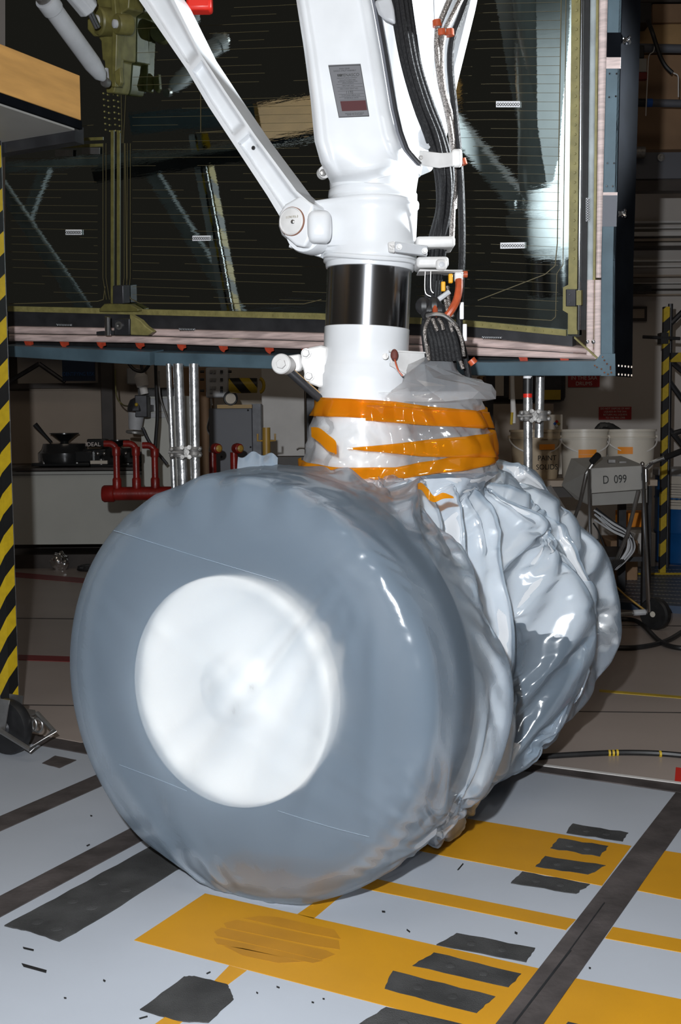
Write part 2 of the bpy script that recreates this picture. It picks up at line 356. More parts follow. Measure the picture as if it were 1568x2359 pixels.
# amber paint
Y1 = [(309, 2166.5), (472, 2059), (850, 2146), (1238, 2232), (1105, 2400), (1000, 2375), (655, 2256)]
fpiece('amber_band', 'yellowfloor', [(309, 2166.5), (472, 2059), (850, 2144), (1241, 2232), (1100, 2413), (1000, 2347)], 0.0012)
fpiece('amber_band', 'yellowfloor', [(1322, 2254), (1640, 2317), (1640, 2500), (1160, 2500)], 0.0012)
fpiece('amber_band', 'yellowfloor', [(684, 2107), (717, 2084), (800, 2020), (860, 2010), (773, 2074), (722, 2117)], 0.0012)
fpiece('amber_band', 'yellowfloor', [(494, 2260), (528, 2225), (568, 2236), (523, 2270)], 0.0012)
fpiece('amber_band', 'yellowfloor', [(340, 2372), (385, 2340), (425, 2350), (395, 2375)], 0.0012)
fpiece('amber_band', 'yellowfloor', [(780, 2007), (928, 2039), (1326, 2119), (1303, 2143), (850, 2050), (740, 2026)], 0.0012)
fpiece('amber_band', 'yellowfloor', [(1411, 2136), (1640, 2178), (1640, 2208), (1393, 2162)], 0.0012)
fpiece('amber_band', 'yellowfloor', [(980, 1872), (1125, 1894.6), (1454, 1949.5), (1386, 2041), (1047, 1977), (930, 1953)], 0.0012)
fpiece('amber_band', 'yellowfloor', [(1528, 1960), (1640, 1978), (1640, 2087), (1468, 2052)], 0.0012)
# tyre print: broad scuffed bars
for q in ([(560, 2117), (600, 2111), (640, 2114), (770, 2143), (785, 2165), (700, 2149)], [(515, 2128), (545, 2120), (780, 2168), (783, 2189), (720, 2180), (522, 2139)],
          [(493, 2148), (510, 2138), (750, 2190), (772, 2200), (740, 2213), (500, 2158)], [(492, 2163), (505, 2163), (620, 2186), (745, 2215), (720, 2220), (640, 2204), (500, 2176)],
          [(515, 2180), (560, 2186), (700, 2217), (640, 2220), (560, 2203)]):
    fpiece('tyre_print', 'yellowprint', q, 0.0016)
# anti-slip patches
z7 = lambda p: (850 + p[0] / 2.184, 1700 + p[1] / 2.184)
patches = [[(1025, 433), (1303, 480), (1275, 522), (992, 480)], [(955, 507), (1203, 547), (1160, 600), (910, 557)], [(885, 597), (1190, 645), (1100, 690), (836, 650)],
           [(770, 675), (1110, 738), (1040, 785), (712, 732)], [(440, 985), (835, 1060), (790, 1130), (338, 1043)], [(325, 1083), (765, 1190), (700, 1258), (217, 1150)],
           [(120, 1175), (635, 1305), (540, 1388), (78, 1265)], [(85, 1358), (560, 1465), (520, 1560), (-60, 1450)], [(1000, 1432), (1300, 1500), (1260, 1560), (960, 1500)]]
for i, q in enumerate(patches):
    pts = [z7(p) for p in q]
    fpiece('grit_patch', 'grit', pts, 0.0022, 2.2)
    for u in (0.3, 0.66):
        a = V((*pts[0], 0)).lerp(V((*pts[1], 0)), u); b = V((*pts[3], 0)).lerp(V((*pts[2], 0)), u); c = a.lerp(b, 0.52); c3 = FZ(c.x, c.y, 0.0)
        MB().lathe([(0.012, 0.0022), (0.0115, 0.0034), (0.008, 0.0044), (0.0008, 0.0052)], c3, Z, 14).build('fastener_dome', 'grit', floor)
fpiece('grit_patch', 'grit', [(322, 2327), (424, 2251), (447, 2250), (523, 2269), (532, 2287), (538, 2303), (480, 2357), (412, 2354)], 0.0022, 1.6)
fpiece('grit_patch', 'strip', [(97, 1759), (127, 1742), (176, 1752), (137, 1770)], 0.0025, 0.5)
for (x, y) in ((86, 2126), (130, 2141), (168, 2078), (211, 2093), (238, 2036), (290, 2052)):
    MB().lathe([(0.016, 0.003), (0.015, 0.0042), (0.009, 0.0052), (0.0008, 0.006)], FZ(x, y, 0), Z, 14).build('fastener_dome', 'grit', floor)
# stray paint chips and black marks
chips = MB()
for (x, y, l, wd, an) in ((78, 2231, 60, 7, 0.25), (65, 2187, 26, 4, 0.2), (883, 2101, 8, 4, 0), (480, 2242, 10, 3, -0.5), (640, 2275, 8, 3, 0.3), (1188, 2150, 7, 5, 0.3), (592, 2288, 5, 3, 0.5), (940, 2145, 10, 3, 0.6), (210, 1880, 5, 3, 0), (203, 1948, 8, 3, -0.5), (1100, 2290, 6, 4, 0), (720, 2310, 6, 3, 0.2), (1358, 2231, 5, 4, 0), (1060, 1998, 20, 3, -0.9), (745, 2302, 5, 3, 0), (330, 2345, 20, 3, -0.3), (150, 2300, 6, 3, 0), (240, 2260, 6, 4, 0.4)):
    c_, s_ = math.cos(an), math.sin(an)
    chips.prism([FZ(x + i * l / 2 * c_ - j * wd / 2 * s_, y + i * l / 2 * s_ + j * wd / 2 * c_, 0) for i, j in ((-1, -1), (1, -0.6), (1, 1), (-0.8, 0.7))], (0, 0, 0.0018))
stuff(chips.build('paint_chips', 'blacktext', floor))
# red and yellow lines on the back floor
fpiece('red_line', 'redline', [(20, 1318), (300, 1342), (300, 1353), (20, 1329)], 0.004)
fpiece('red_line', 'redline', [(20, 1509), (400, 1522), (400, 1534), (20, 1521)], 0.004)
fpiece('yellow_line', 'yellow', [(1380, 1590), (1600, 1608), (1600, 1613), (1380, 1595)], 0.004)
fpiece('red_line', 'red', [(1556, 1770), (1600, 1776), (1600, 1812), (1553, 1806)], 0.0045)
for yy in (1420, 1620):
    fpiece('tile_joint', 'strip', [(-300, yy), (1900, yy + 26), (1900, yy + 28), (-300, yy + 2)], 0.0026)

YW = 10.6
struct(MB().box((0, YW + 0.1, 2.9), (18, 0.2, 5.8)).build('wall_back', 'wall'))
struct(MB().box((0, YW - 0.015, 0.05), (18, 0.03, 0.10)).build('baseboard_back', 'darkwood'))

#@@LEFTBG
# ================================================================= LEFT BACKGROUND
def single(mb, name, m, label, cat, group=None, **k):
    return tag(mb.build(name, m, **k), label, cat, group)

# counter with white front
ct = thing('counter', 'long off-white counter with dark worktop edge carrying black machines, far left', 'counter', P(180, 1290, 9.5) * V((1, 1, 0)) if False else (P(180, 1290, 9.6).x, 9.8, 0))
pxbox(20, 1084, 420, 1255, 9.5, 0.75).build('front_panel', 'counter', ct)
pxbox(14, 1076, 424, 1085, 9.42, 0.9).build('worktop', 'darkwood', ct)
MB().box((P(180, 1270, 9.7).x, 9.75, 0.06), (1.5, 0.5, 0.12)).build('plinth', 'darkwood', ct)
pxbox(20, 1092, 420, 1094, 9.495, 0.01).build('joint_line', 'darkwood', ct)
# wall cabinets above
wc = thing('wall_cabinet', 'beige two-door wall cabinet behind the black machines', 'cabinet', (P(130, 970, 10.3).x, 10.3, P(130, 1070, 10.3).z))
pxbox(10, 893, 236, 1072, 10.34, 0.24).build('body', 'cabinet', wc)
pxbox(14, 899, 146, 1068, 10.3, 0.035).build('cabinet_door', 'cabinet', wc, bevel=0.004)
pxbox(149, 899, 232, 1068, 10.3, 0.035).build('cabinet_door', 'cabinet', wc, bevel=0.004)
sh = thing('open_shelf', 'dark open shelf above the beige wall cabinet', 'shelf', (P(130, 890, 10.2).x, 10.2, P(130, 896, 10.2).z))
pxbox(0, 882, 240, 895, 10.1, 0.45).build('board', 'darkwood', sh)
pxbox(0, 760, 240, 770, 10.1, 0.45).build('board', 'darkwood', sh)
pxbox(0, 770, 8, 882, 10.1, 0.4).build('side_panel', 'darkwood', sh)
pxbox(226, 770, 240, 882, 10.1, 0.4).build('side_panel', 'darkwood', sh)
br = MB()
for xs in ((20, 880, 90, 838), (90, 838, 150, 880)):
    br.tube([P(xs[0], xs[1], 10.05), P(xs[2], xs[3], 10.05)], 0.02, 8)
br.build('diagonal_brace', 'darkmetal', sh)
pst = single(pxbox(236, 800, 257, 1060, 10.0, 0.10), 'support_post', 'darkwood', 'dark square post between beige cabinet and utility boxes', 'post', bevel=0.005)
bd = thing('notice_board', 'small navy notice board with blue lettering on dark shelf', 'sign', P(180, 878, 10.06))
pxbox(144, 806, 217, 878, 10.03, 0.02).build('board', 'navy', bd)
M['bluetext'] = mat('blue_letters', (0.03, 0.12, 0.35), 0.6)
text('IDENTIFYING RISK', P(180, 862, 10.02), (1, 0, 0), Z, 0.035, 'bluetext', bd, squash=0.72)
single(pxbox(258, 830, 328, 1062, 10.36, 0.2), 'utility_cabinet', 'cabinet', 'narrow beige cabinet right of the dark square post', 'cabinet', bevel=0.004)
single(pxbox(292, 848, 318, 885, 10.2, 0.22), 'junction_box', 'whitegrey', 'small white junction box under the blue frame, left', 'box', bevel=0.01)

# black rotary machines on the counter
def machine(xc, yb, s, label, lever=True):
    Yd = 9.75; base = P(xc, yb, Yd)
    t = thing('rotary_machine', label, 'machine', base, 'black machines on the counter')
    px = Yd / FPX
    MB().lathe([(58 * px * s, 0.0), (60 * px * s, 0.03 * s), (60 * px * s, 0.09 * s), (52 * px * s, 0.12 * s), (48 * px * s, 0.17 * s), (30 * px * s, 0.175 * s)], base + V((0, 0, 0.02)), Z, 36).build('drum_body', 'machine', t)
    MB().lathe([(8 * px * s, 0.17 * s), (10 * px * s, 0.21 * s), (30 * px * s, 0.27 * s), (33 * px * s, 0.272 * s), (33 * px * s, 0.282 * s), (27 * px * s, 0.284 * s)], base, Z, 30).build('flared_reel', 'machine', t)
    MB().box(base + V((0, 0, 0.014)), (0.5 * s, 0.34, 0.028)).build('base_plate', 'machine', t, bevel=0.005)
    for dx in (-0.14, 0.14):
        MB().lathe([(0.016, 0), (0.016, 0.05)], base + V((dx * s, -0.16, 0.02)), Z, 8).build('foot_bolt', 'steel', t)
    if lever:
        l = MB().tube([base + V((-0.10, -0.05, 0.20)), base + V((-0.16, -0.06, 0.27)), base + V((-0.235, -0.07, 0.36))], [0.013, 0.016, 0.024], 10).build('lever', 'machine', t)
    MB().box(base + V((0.2 * s, -0.14, 0.08)), (0.16, 0.08, 0.10)).build('gear_case', 'machine', t, bevel=0.01)
    return t
ma = machine(150, 1072, 1.0, 'large black rotary machine with lever at the left end of the counter')
mb_ = machine(272, 1074, 0.82, 'smaller black rotary machine with flared top behind red pipes', False)
mm = thing('gear_unit', 'low black gear unit with white lettering between the rotary machines', 'machine', P(215, 1068, 9.6))
pxbox(200, 1011, 245, 1030, 9.6, 0.2).build('upper_housing', 'machine', mm, bevel=0.01)
pxbox(190, 1034, 250, 1068, 9.62, 0.2).build('lower_housing', 'machine', mm, bevel=0.01)
pxbox(208, 1061, 247, 1069, 9.55, 0.04).build('name_plate', 'paper', mm)
text('IDEAL', P(214, 1024, 9.595), (1, 0, 0), Z, 0.035, 'signtext', mm)
for xx in (225, 240, 290):
    MB().ball(P(xx, 1045, 9.58), 0.018).build('knob', 'chrome', mm)

# crumpled silver bag and dark cloth on floor below counter
def crumple(c, sx, sy, sz, m, label, name, cat, seed=1, res=22):
    rnd = random.Random(seed); dirs = [(V((rnd.uniform(-1, 1), rnd.uniform(-1, 1), rnd.uniform(-1, 1))).normalized(), rnd.uniform(1.5, 4), rnd.uniform(0, 6)) for _ in range(9)]
    rows = []
    for i in range(res + 1):
        ph = math.pi * i / res; row = []
        for k in range(res * 2):
            th = math.pi * k / res; d = V((math.sin(ph) * math.cos(th), math.sin(ph) * math.sin(th), math.cos(ph)))
            q = 1 + sum(0.055 * (abs(((d.dot(n) * f_ + p_) % 2) - 1) - 0.5) * 2 for n, f_, p_ in dirs)
            row.append(V(c) + V((d.x * sx * q, d.y * sy * q, max(-sz, d.z * sz * q))))
        rows.append(row)
    return tag(MB().grid(rows, True).build(name, m, ang=12), label, cat)
crumple((P(138, 1290, 9.4).x, 9.4, 0.075), 0.075, 0.06, 0.074, 'chrome', 'crumpled silver bag on the floor under the counter', 'silver_bag', 'bag', 3)
crumple((P(200, 1300, 9.3).x, 9.3, 0.03), 0.08, 0.05, 0.029, 'darkmetal', 'flat dark rag on the floor beside the silver bag', 'rag', 'rag', 4)

# red pipe manifold
YR = 7.0
rp = thing('pipe_manifold', 'red pipe manifold with upright elbows left of the bagged wheel', 'pipes', V((P(400, 1138, YR).x, YR, 0)))
cy = P(300, 1137, YR).z
x0, x1 = P(247, 1137, YR).x, P(640, 1137, YR).x
MB().tube([(x0, YR, cy), (x1, YR, cy)], 0.043, 20).build('header_pipe', 'redpipe', rp)
MB().lathe([(0.046, 0), (0.054, 0.012), (0.054, 0.07), (0.048, 0.078)], (x0 - 0.03, YR, cy), (1, 0, 0), 20).build('end_cap', 'redpipe', rp)
def riser(xp, ytop, r, left, parent):
    x = P(xp, 1137, YR).x; zt = P(xp, ytop, YR).z
    pts = [V((x, YR, cy))] + [V((x, YR, zt - 0.05))]
    for k in range(1, 6):
        a_ = math.pi / 2 * k / 5; pts.append(V((x + (-1 if left else 1) * 0.045 * (1 - math.cos(a_)), YR + 0.0, zt - 0.05 + 0.045 * math.sin(a_))))
    pts.append(pts[-1] + V(((-1 if left else 1) * 0.03, 0, 0)))
    o = MB().tube(pts, r, 16).build('riser_pipe', 'redpipe', parent)
    MB().lathe([(r * 1.28, 0.03), (r * 1.35, 0.04), (r * 1.35, 0.09), (r * 1.1, 0.10)], (x, YR, cy), Z, 16).build('collar', 'redpipe', o)
    MB().lathe([(r * 1.2, -0.03), (r * 1.28, -0.02), (r * 1.28, 0.02), (r * 1.15, 0.025)], (x, YR, zt - 0.05), Z, 16).build('collar', 'redpipe', o)
    return o
for xp, yt, lf in ((270, 1020, True), (315, 1020, True), (358, 1024, True)): riser(xp, yt, 0.021, lf, rp)
for xp in (491, 540):
    o = MB().tube([(P(xp, 0, YR).x * 0 + P(xp, 1137, YR).x, YR, cy), (P(xp, 1137, YR).x, YR, P(xp, 1042, YR).z)], 0.024, 16).build('riser_pipe', 'redpipe', rp)
    c = P(xp + 2, 1033, YR - 0.02)
    MB().lathe([(0.03, 0), (0.034, 0.02), (0.03, 0.05), (0.022, 0.055)], c, (0.6, -0.8, 0), 18).build('elbow', 'redpipe', o)
    MB().lathe([(0.02, 0.05), (0.022, 0.062), (0.012, 0.07)], c, (0.6, -0.8, 0), 14).build('brass_plug', 'gold', o)
for xx in (-0.9, -0.55):
    MB().tube([(xx, YR, cy), (xx, YR, 0.0)], 0.028, 14).build('leg', 'redpipe', rp)

# white electrical cabinet, sensor device and cables
wcab = thing('electrical_cabinet', 'tall white electrical cabinet behind the three steel tubes', 'cabinet', (P(360, 1200, 8.6).x, 8.6, 0))
a0, b0 = P(329, 1200, 8.6), P(440, 912, 8.6)
MB().box(((a0.x + b0.x) / 2, 8.75, b0.z / 2), (b0.x - a0.x, 0.3, b0.z)).build('body', 'counter', wcab, bevel=0.006)
pxbox(345, 918, 386, 948, 8.59, 0.012).build('vent_plate', 'whitegrey', wcab, bevel=0.003)
pxbox(345, 951, 386, 962, 8.59, 0.012).build('switch_plate', 'whitegrey', wcab, bevel=0.003)
pxbox(318, 893, 410, 912, 8.5, 0.14).build('black_bar', 'black', wcab)
sd = thing('beacon_lamp', 'dark hooded lamp head with clear lower lens beside white cabinet', 'lamp', P(312, 1002, 8.2))
hood = MB(); hood.lathe([(0.075, 0), (0.07, 0.04), (0.05, 0.085), (0.02, 0.10)], P(316, 948, 8.2), Z, 10); hood.box(P(328, 936, 8.2), (0.09, 0.12, 0.16)); hood.build('hood', 'darkmetal', sd, bevel=0.006)
MB().lathe([(0.045, 0), (0.05, 0.02), (0.058, 0.11), (0.06, 0.125)], P(311, 990, 8.2), V((0.1, 0, 1)), 18).build('lens', 'whitegrey', sd)
MB().lathe([(0.05, 0), (0.066, 0.006), (0.066, 0.02), (0.05, 0.025)], P(310, 1000, 8.2), V((0.1, 0, 1)), 18).build('lens_ring', 'cast', sd)
MB().box(P(338, 940, 8.42), (0.05, 0.40, 0.05)).build('mounting_arm', 'darkmetal', sd)
MB().ball(P(314, 932, 8.1), 0.013).build('yellow_button', 'yellow', sd)
sw = thing('camera_unit', 'small white camera unit on a stalk above the hooded lamp', 'device', P(332, 905, 8.3))
MB().lathe([(0.03, 0), (0.03, 0.05), (0.045, 0.06), (0.05, 0.13), (0.03, 0.16)], P(333, 908, 8.3), V((-0.2, 0, 1)), 16).build('body', 'trim', sw)
MB().tube([P(330, 873, 8.3), P(326, 845, 8.3), P(322, 820, 8.3)], 0.012, 8).build('stalk', 'darkmetal', sw)
def cable(pts, r, m, label, name='cable', cat='cable', group=None, k=8, n=8, parent=None):
    if parent is not None: return lab(MB().tube(catmull(pts, k), r, n).build(name, m, parent), label)
    return tag(MB().tube(catmull(pts, k), r, n).build(name, m), label, cat, group)
cable([P(358, 838, 7.6), P(360, 900, 7.6), P(362, 960, 7.6), P(357, 1040, 7.6), P(360, 1110, 7.6), P(360, 1140, 7.5), P(372, 1180, 7.4)], 0.012, 'black', 'black cable hanging down past the red pipes', parent=wcab)
cable([P(296, 838, 8.0), P(310, 852, 8.0), P(330, 855, 8.0), P(345, 838, 8.0)], 0.012, 'black', 'black cable looping just below the blue frame', parent=wcab)
cable([P(366, 855, 7.8), P(368, 910, 7.8), P(380, 950, 7.8), P(392, 985, 7.8)], 0.006, 'steel', 'thin grey cable running to the left steel tube', parent=wcab)
cable([P(265, 850, 8.6), P(268, 910, 8.6), P(282, 932, 8.6), P(298, 936, 8.4)], 0.006, 'olive', 'thin green wire running into the hooded lamp', parent=wcab)
cable([P(328, 985, 8.0), P(345, 1020, 8.0), P(385, 1070, 8.0)], 0.012, 'darkmetal', 'grey conduit slanting down from lamp to steel tubes', parent=wcab)

# control box etc. between the steel tubes and the strut
cb = thing('control_box', 'white control box with rows of connectors and yellow wrapped handle', 'control box', P(500, 918, 8.4))
pxbox(474, 846, 525, 916, 8.4, 0.14).build('body', 'whitegrey', cb, bevel=0.012)
for j, yy in enumerate((856, 874, 893, 902)):
    for xx in (486, 494, 510):
        if j == 3 and xx == 494: continue
        pxbox(xx - 3, yy - 3, xx + 3, yy + 3, 8.385, 0.02).build('connector', 'darkmetal' if xx == 510 else 'steel', cb)
for yy in (856, 874, 900):
    for xx, dx in ((470, -0.03), (524, 0.03)):
        MB().tube([P(xx, yy, 8.42), P(xx, yy, 8.42) + V((dx, 0, 0))], 0.010, 8).build('side_plug', 'black', cb)
yh = thing('wrapped_tube', 'yellow and black wrapped padded tube beside control box', 'tube', P(565, 888, 8.3))
MB().tube([P(528, 888, 8.3), P(560, 888, 8.3), P(592, 888, 8.3)], [0.055, 0.057, 0.055], 20).build('padding', 'haz3', yh)
lp = [P(592, 888, 8.3) + V((0.02 + 0.03 * math.sin(t_ * math.pi), 0, 0.05 * math.cos(t_ * math.pi))) for t_ in [i / 8 for i in range(9)]]
MB().tube(lp, 0.013, 10).build('end_loop', 'yellow', yh)
gg = cb
MB().lathe([(0.045, 0), (0.045, 0.04)], P(531, 918, 8.38), (0, -1, 0), 24).build('dial', 'paper', gg)
ring = [P(531, 918, 8.335) + V((0.047 * math.cos(t_), 0, 0.047 * math.sin(t_))) for t_ in [2 * math.pi * i / 24 for i in range(24)]]
MB().tube(ring, 0.008, 8, closed=True).build('bezel', 'black', gg)
single(pxbox(527, 850, 603, 938, 10.5, 0.09), 'notice_sheet', 'paper', 'cream notice board behind the wrapped tube', 'board', bevel=0.004)
gb = thing('grey_cabinet', 'slate grey steel cabinet with screws behind the bag', 'cabinet', (P(530, 1060, 8.7).x, 8.8, 0))
a0, b0 = P(482, 1058, 8.35), P(580, 940, 8.35)
MB().box(((a0.x + b0.x) / 2, 8.5, b0.z / 2), (b0.x - a0.x, 0.28, b0.z)).build('body', 'greybox', gb, bevel=0.006)
pxbox(581, 930, 600, 1060, 8.4, 0.2).build('side_panel', 'darkmetal', gb)
pxbox(500, 932, 580, 941, 8.33, 0.3).build('top_plate', 'gold', gb)
for (xx, yy) in ((571, 945), (577, 1048), (577, 1030), (510, 1052)):
    MB().ball(P(xx, yy, 8.355), 0.007).build('screw', 'black', gb)
cable([P(486, 918, 8.4), P(487, 945, 8.4), P(478, 985, 8.4), P(486, 1010, 8.4), P(482, 1040, 8.4)], 0.008, 'chrome', 'grey hose hanging from the white control box', parent=cb)
yp = thing('bollard_post', 'short mustard yellow post with two side hooks behind the bag', 'post', (P(613, 1050, 6.4).x, 6.4, 0))
pz = P(613, 985, 6.4)
MB().tube([(pz.x, 6.4, 0), (pz.x, 6.4, pz.z)], 0.023, 16).build('tube', 'gold', yp)
for s_ in (-1, 1):
    MB().tube([(pz.x + 0.02 * s_, 6.4, pz.z - 0.075), (pz.x + 0.05 * s_, 6.4, pz.z - 0.075), (pz.x + 0.05 * s_, 6.4, pz.z - 0.035)], 0.006, 8).build('hook', 'gold', yp)
single(pxbox(604, 846, 700, 1052, 8.9, 0.25), 'white_locker', 'trim', 'tall plain white locker left of the strut', 'cabinet', bevel=0.006)
lowc = single(pxbox(560, 1050, 760, 1335, 8.8, 0.6), 'low_cabinet', 'darkwood', 'low dark cabinet carrying the plain white locker', 'cabinet', bevel=0.006)
single(pxbox(706, 846, 735, 1055, 8.95, 0.2), 'dark_locker', 'darkmetal', 'narrow dark locker just behind the strut', 'cabinet', bevel=0.006)
MB().tube(catmull([P(683, 1036, 8.78), P(690, 1032, 8.78), P(703, 1034, 8.78), P(708, 1052, 8.8)], 4), 0.006, 8).build('wire_handle', 'steel', lowc)
wallbits = single(pxbox(400, 846, 480, 1301, 9.6, 0.4), 'brown_locker', 'tan3', 'brown locker behind the three steel tubes', 'cabinet', bevel=0.006)

#@@RIGHTBG
# ================================================================= RIGHT BACKGROUND
def yb(a, b, Y): return P(a, b, Y)
for i, (y0, y1, dep, m) in enumerate(((508, 514, 0.06, 'trim'), (522, 527, 0.05, 'trim'), (533, 544, 0.09, 'trim'), (548, 556, 0.04, 'cabinet'), (565, 571, 0.12, 'darkwood'), (598, 603, 0.05, 'trim'), (611, 616, 0.05, 'trim'), (632, 638, 0.06, 'cabinet'), (650, 654, 0.05, 'trim'), (664, 668, 0.05, 'darkwood'), (676, 681, 0.05, 'cabinet'))):
    struct(pxbox(1430, y0, 1640, y1, YW - 0.05 - dep, dep + 0.06).build('trim_%d' % (i + 1), m))
# steel channel beam and boards of the rack at upper right
rk = thing('storage_rack', 'high storage rack of tan and brown boards behind the blue frame', 'rack', (P(1520, 440, 9.0).x, 9.2, P(1520, 440, 9.0).z))
pxbox(1438, 350, 1640, 412, 9.0, 0.10).build('channel_beam', 'greybox', rk)
pxbox(1438, 410, 1640, 440, 9.02, 0.12).build('lower_beam', 'darkwood', rk)
for i, (x0_, y0_, x1_, y1_, m, dd) in enumerate(((1502, 8, 1640, 52, 'tan3', 0.0), (1440, 54, 1640, 120, 'tan2', 0.03), (1440, 125, 1640, 235, 'tan3', 0.05), (1440, 240, 1640, 345, 'tan3', 0.02), (1440, -40, 1640, 5, 'darkwood', 0.0))):
    pxbox(x0_, y0_, x1_, y1_, 9.3 + dd, 0.12).build('board', m, rk, bevel=0.004)
pxbox(1440, 6, 1500, 52, 9.1, 0.2).build('dark_box', 'black', rk)
MB().lathe([(0.026, 0), (0.03, 0.006), (0.018, 0.008), (0.018, 0.002)], P(1522, 363, 8.99), (0, -1, 0), 16).build('bolt_hole_ring', 'cast', rk)
for (yy, r_) in ((110, 0.033), (236, 0.030)):
    t = thing('rack_pipe', 'grey pipe across the tan boards, upper one' if yy == 110 else 'grey pipe with blue tape across the tan boards, lower one', 'pipe', P(1540, yy + 10, 8.9))
    MB().tube([P(1438, yy, 8.9), P(1640, yy + 4, 8.9)], r_, 16).build('pipe', 'greybox', t)
    if yy == 236: MB().tube([P(1488, yy + 1, 8.9), P(1501, yy + 1, 8.9)], r_ * 1.06, 16).build('tape_band', 'bluetape', t)
    if yy == 236: MB().tube([P(1438, yy, 8.9), P(1488, yy + 1, 8.9)], r_ * 1.05, 16).build('black_wrap', 'black', t)
tg = thing('hanging_pad', 'grey pad with red lower end hanging from the upper pipe', 'pad', P(1473, 182, 8.8))
pxbox(1458, 134, 1490, 166, 8.8, 0.05).build('pad', 'cartgrey', tg, bevel=0.006)
pxbox(1460, 166, 1492, 183, 8.8, 0.05).build('red_end', 'redpipe', tg, bevel=0.006)
pxbox(1456, 104, 1484, 134, 8.8, 0.05).build('strap', 'black', tg, bevel=0.006)
tag(MB().tube(catmull([P(1492, 48, 8.85), P(1502, 75, 8.8), P(1510, 100, 8.8), P(1520, 130, 8.8), P(1532, 152, 8.8), P(1548, 168, 8.8)], 5), 0.017, 8).build('strap_tail', 'black'), 'loose black strap dangling over the tan boards', 'strap')
tag(MB().tube(catmull([P(1508, 95, 8.82), P(1505, 118, 8.8), P(1494, 130, 8.8), P(1491, 180, 8.8), P(1488, 240, 8.8), P(1487, 267, 8.8)], 4), 0.004, 6).build('cord', 'trim'), 'thin white cord hanging from the upper grey pipe', 'cord')
tag(MB().tube(catmull([P(1550, 168, 8.8), P(1561, 175, 8.8), P(1562, 200, 8.8), P(1562, 224, 8.8)], 4), 0.005, 6).build('cord', 'trim'), 'thin white cord hanging from end of the black strap', 'cord')
MB().lathe([(0.045, 0), (0.045, 0.12), (0.04, 0.125)], P(1448, 352, 8.95), (1, -0.1, 0), 20).build('tube_end', 'cast', rk)
# picture frame / vent on wall
pf = thing('wall_frame', 'small dark framed panel on wall right of the blue frame', 'frame', P(1465, 740, YW - 0.03))
pxbox(1440, 706, 1490, 740, YW - 0.03, 0.03).build('frame', 'darkwood', pf)
pxbox(1446, 712, 1484, 733, YW - 0.035, 0.01).build('panel', 'cabinet', pf)
lf = single(pxbox(1440, 658, 1500, 672, YW - 0.3, 0.25), 'wall_bracket', 'darkmetal', 'dark slim wall bracket above the small framed panel', 'bracket')

# cabinets and boards below the blue frame on the right
nb = thing('rounded_case', 'dark rounded case with yellow label behind the right steel tubes', 'case', P(1200, 935, 9.6))
pxbox(1120, 835, 1305, 928, 10.4, 0.19).build('body', 'darkmetal', nb, bevel=0.05)
pxbox(1140, 862, 1160, 912, 10.385, 0.02).build('sheet', 'paper', nb)
pxbox(1172, 866, 1204, 920, 10.385, 0.02).build('sheet', 'cabinet', nb)
pxbox(1252, 898, 1291, 921, 10.385, 0.02).build('yellow_label', 'yellow', nb)
single(pxbox(1105, 866, 1118, 985, 9.2, 0.2), 'tan_strip_panel', 'tan2', 'narrow tan panel behind the plastic hood', 'panel')
single(pxbox(1119, 866, 1136, 985, 9.0, 0.2), 'dark_column', 'darkmetal', 'dark column left of the rounded case', 'post')
single(pxbox(1118, 930, 1275, 1290, 9.9, 0.3), 'tan_cabinet', 'cabinet', 'beige cabinet under the dark rounded case', 'cabinet', bevel=0.006)
rp_ = thing('hanging_rope', 'white rope with yellow end hanging beside the steel tubes', 'rope', P(1180, 980, 6.5))
MB().tube([P(1179, 840, 6.5), P(1180, 900, 6.5), P(1182, 950, 6.5), P(1183, 975, 6.5)], [0.012, 0.013, 0.016, 0.012], 10).build('rope', 'trim', rp_)
MB().tube([P(1179, 950, 6.48), P(1177, 978, 6.48)], 0.008, 8).build('yellow_end', 'yellow', rp_)
def sign(x0_, y0_, x1_, y1_, lines, label, ys, h):
    s = thing('warning_sign', label, 'sign', P((x0_ + x1_) / 2, y1_, YW - 0.01))
    pxbox(x0_, y0_, x1_, y1_, YW - 0.012, 0.012).build('sign_plate', 'redsign', s)
    for l, yy in zip(lines, ys): text(l, P((x0_ + x1_) / 2, yy, YW - 0.016), (1, 0, 0), Z, h, 'signtext', s, squash=0.95)
sign(1308, 846, 1381, 892, ['LIQUIDS', 'IN THE SAA', 'DRUMS'], 'red sign reading IN THE SAA DRUMS under the blue frame', (858, 871, 884), 0.036)
sign(1379, 937, 1454, 967, ['DO NOT DISPOSE OF ANY', 'LIQUIDS IN THE SAA', 'RETURN ALL LIQUIDS', 'TO THE MIX CRIB'], 'small red sign with four lines above the buckets', (941.5, 948.5, 955.5, 962.5), 0.0175)

# bench and buckets
YB = 7.2
bn = thing('bench', 'grey topped workbench with dark underside carrying the buckets', 'bench', (P(1350, 1120, YB).x, YB, 0))
zt = P(1350, 1106, 7.0).z
xa, xb_ = P(1130, 1106, 7.0).x, P(1512, 1106, 7.0).x
MB().box(((xa + xb_) / 2, 7.35, zt - 0.02), (xb_ - xa, 0.75, 0.04)).build('bench_top', 'cabinet', bn, bevel=0.004)
MB().box(((xa + xb_) / 2, 7.06, zt - 0.075), (xb_ - xa - 0.04, 0.03, 0.07)).build('apron', 'darkwood', bn)
for xx in (xa + 0.05, xb_ - 0.05):
    for yy in (7.04, 7.66): MB().box((xx, yy, (zt - 0.04) / 2), (0.05, 0.05, zt - 0.04)).build('leg', 'darkmetal', bn)
MB().box(((xa + xb_) / 2, 7.35, 0.35), (xb_ - xa - 0.1, 0.6, 0.03)).build('lower_shelf', 'darkmetal', bn)
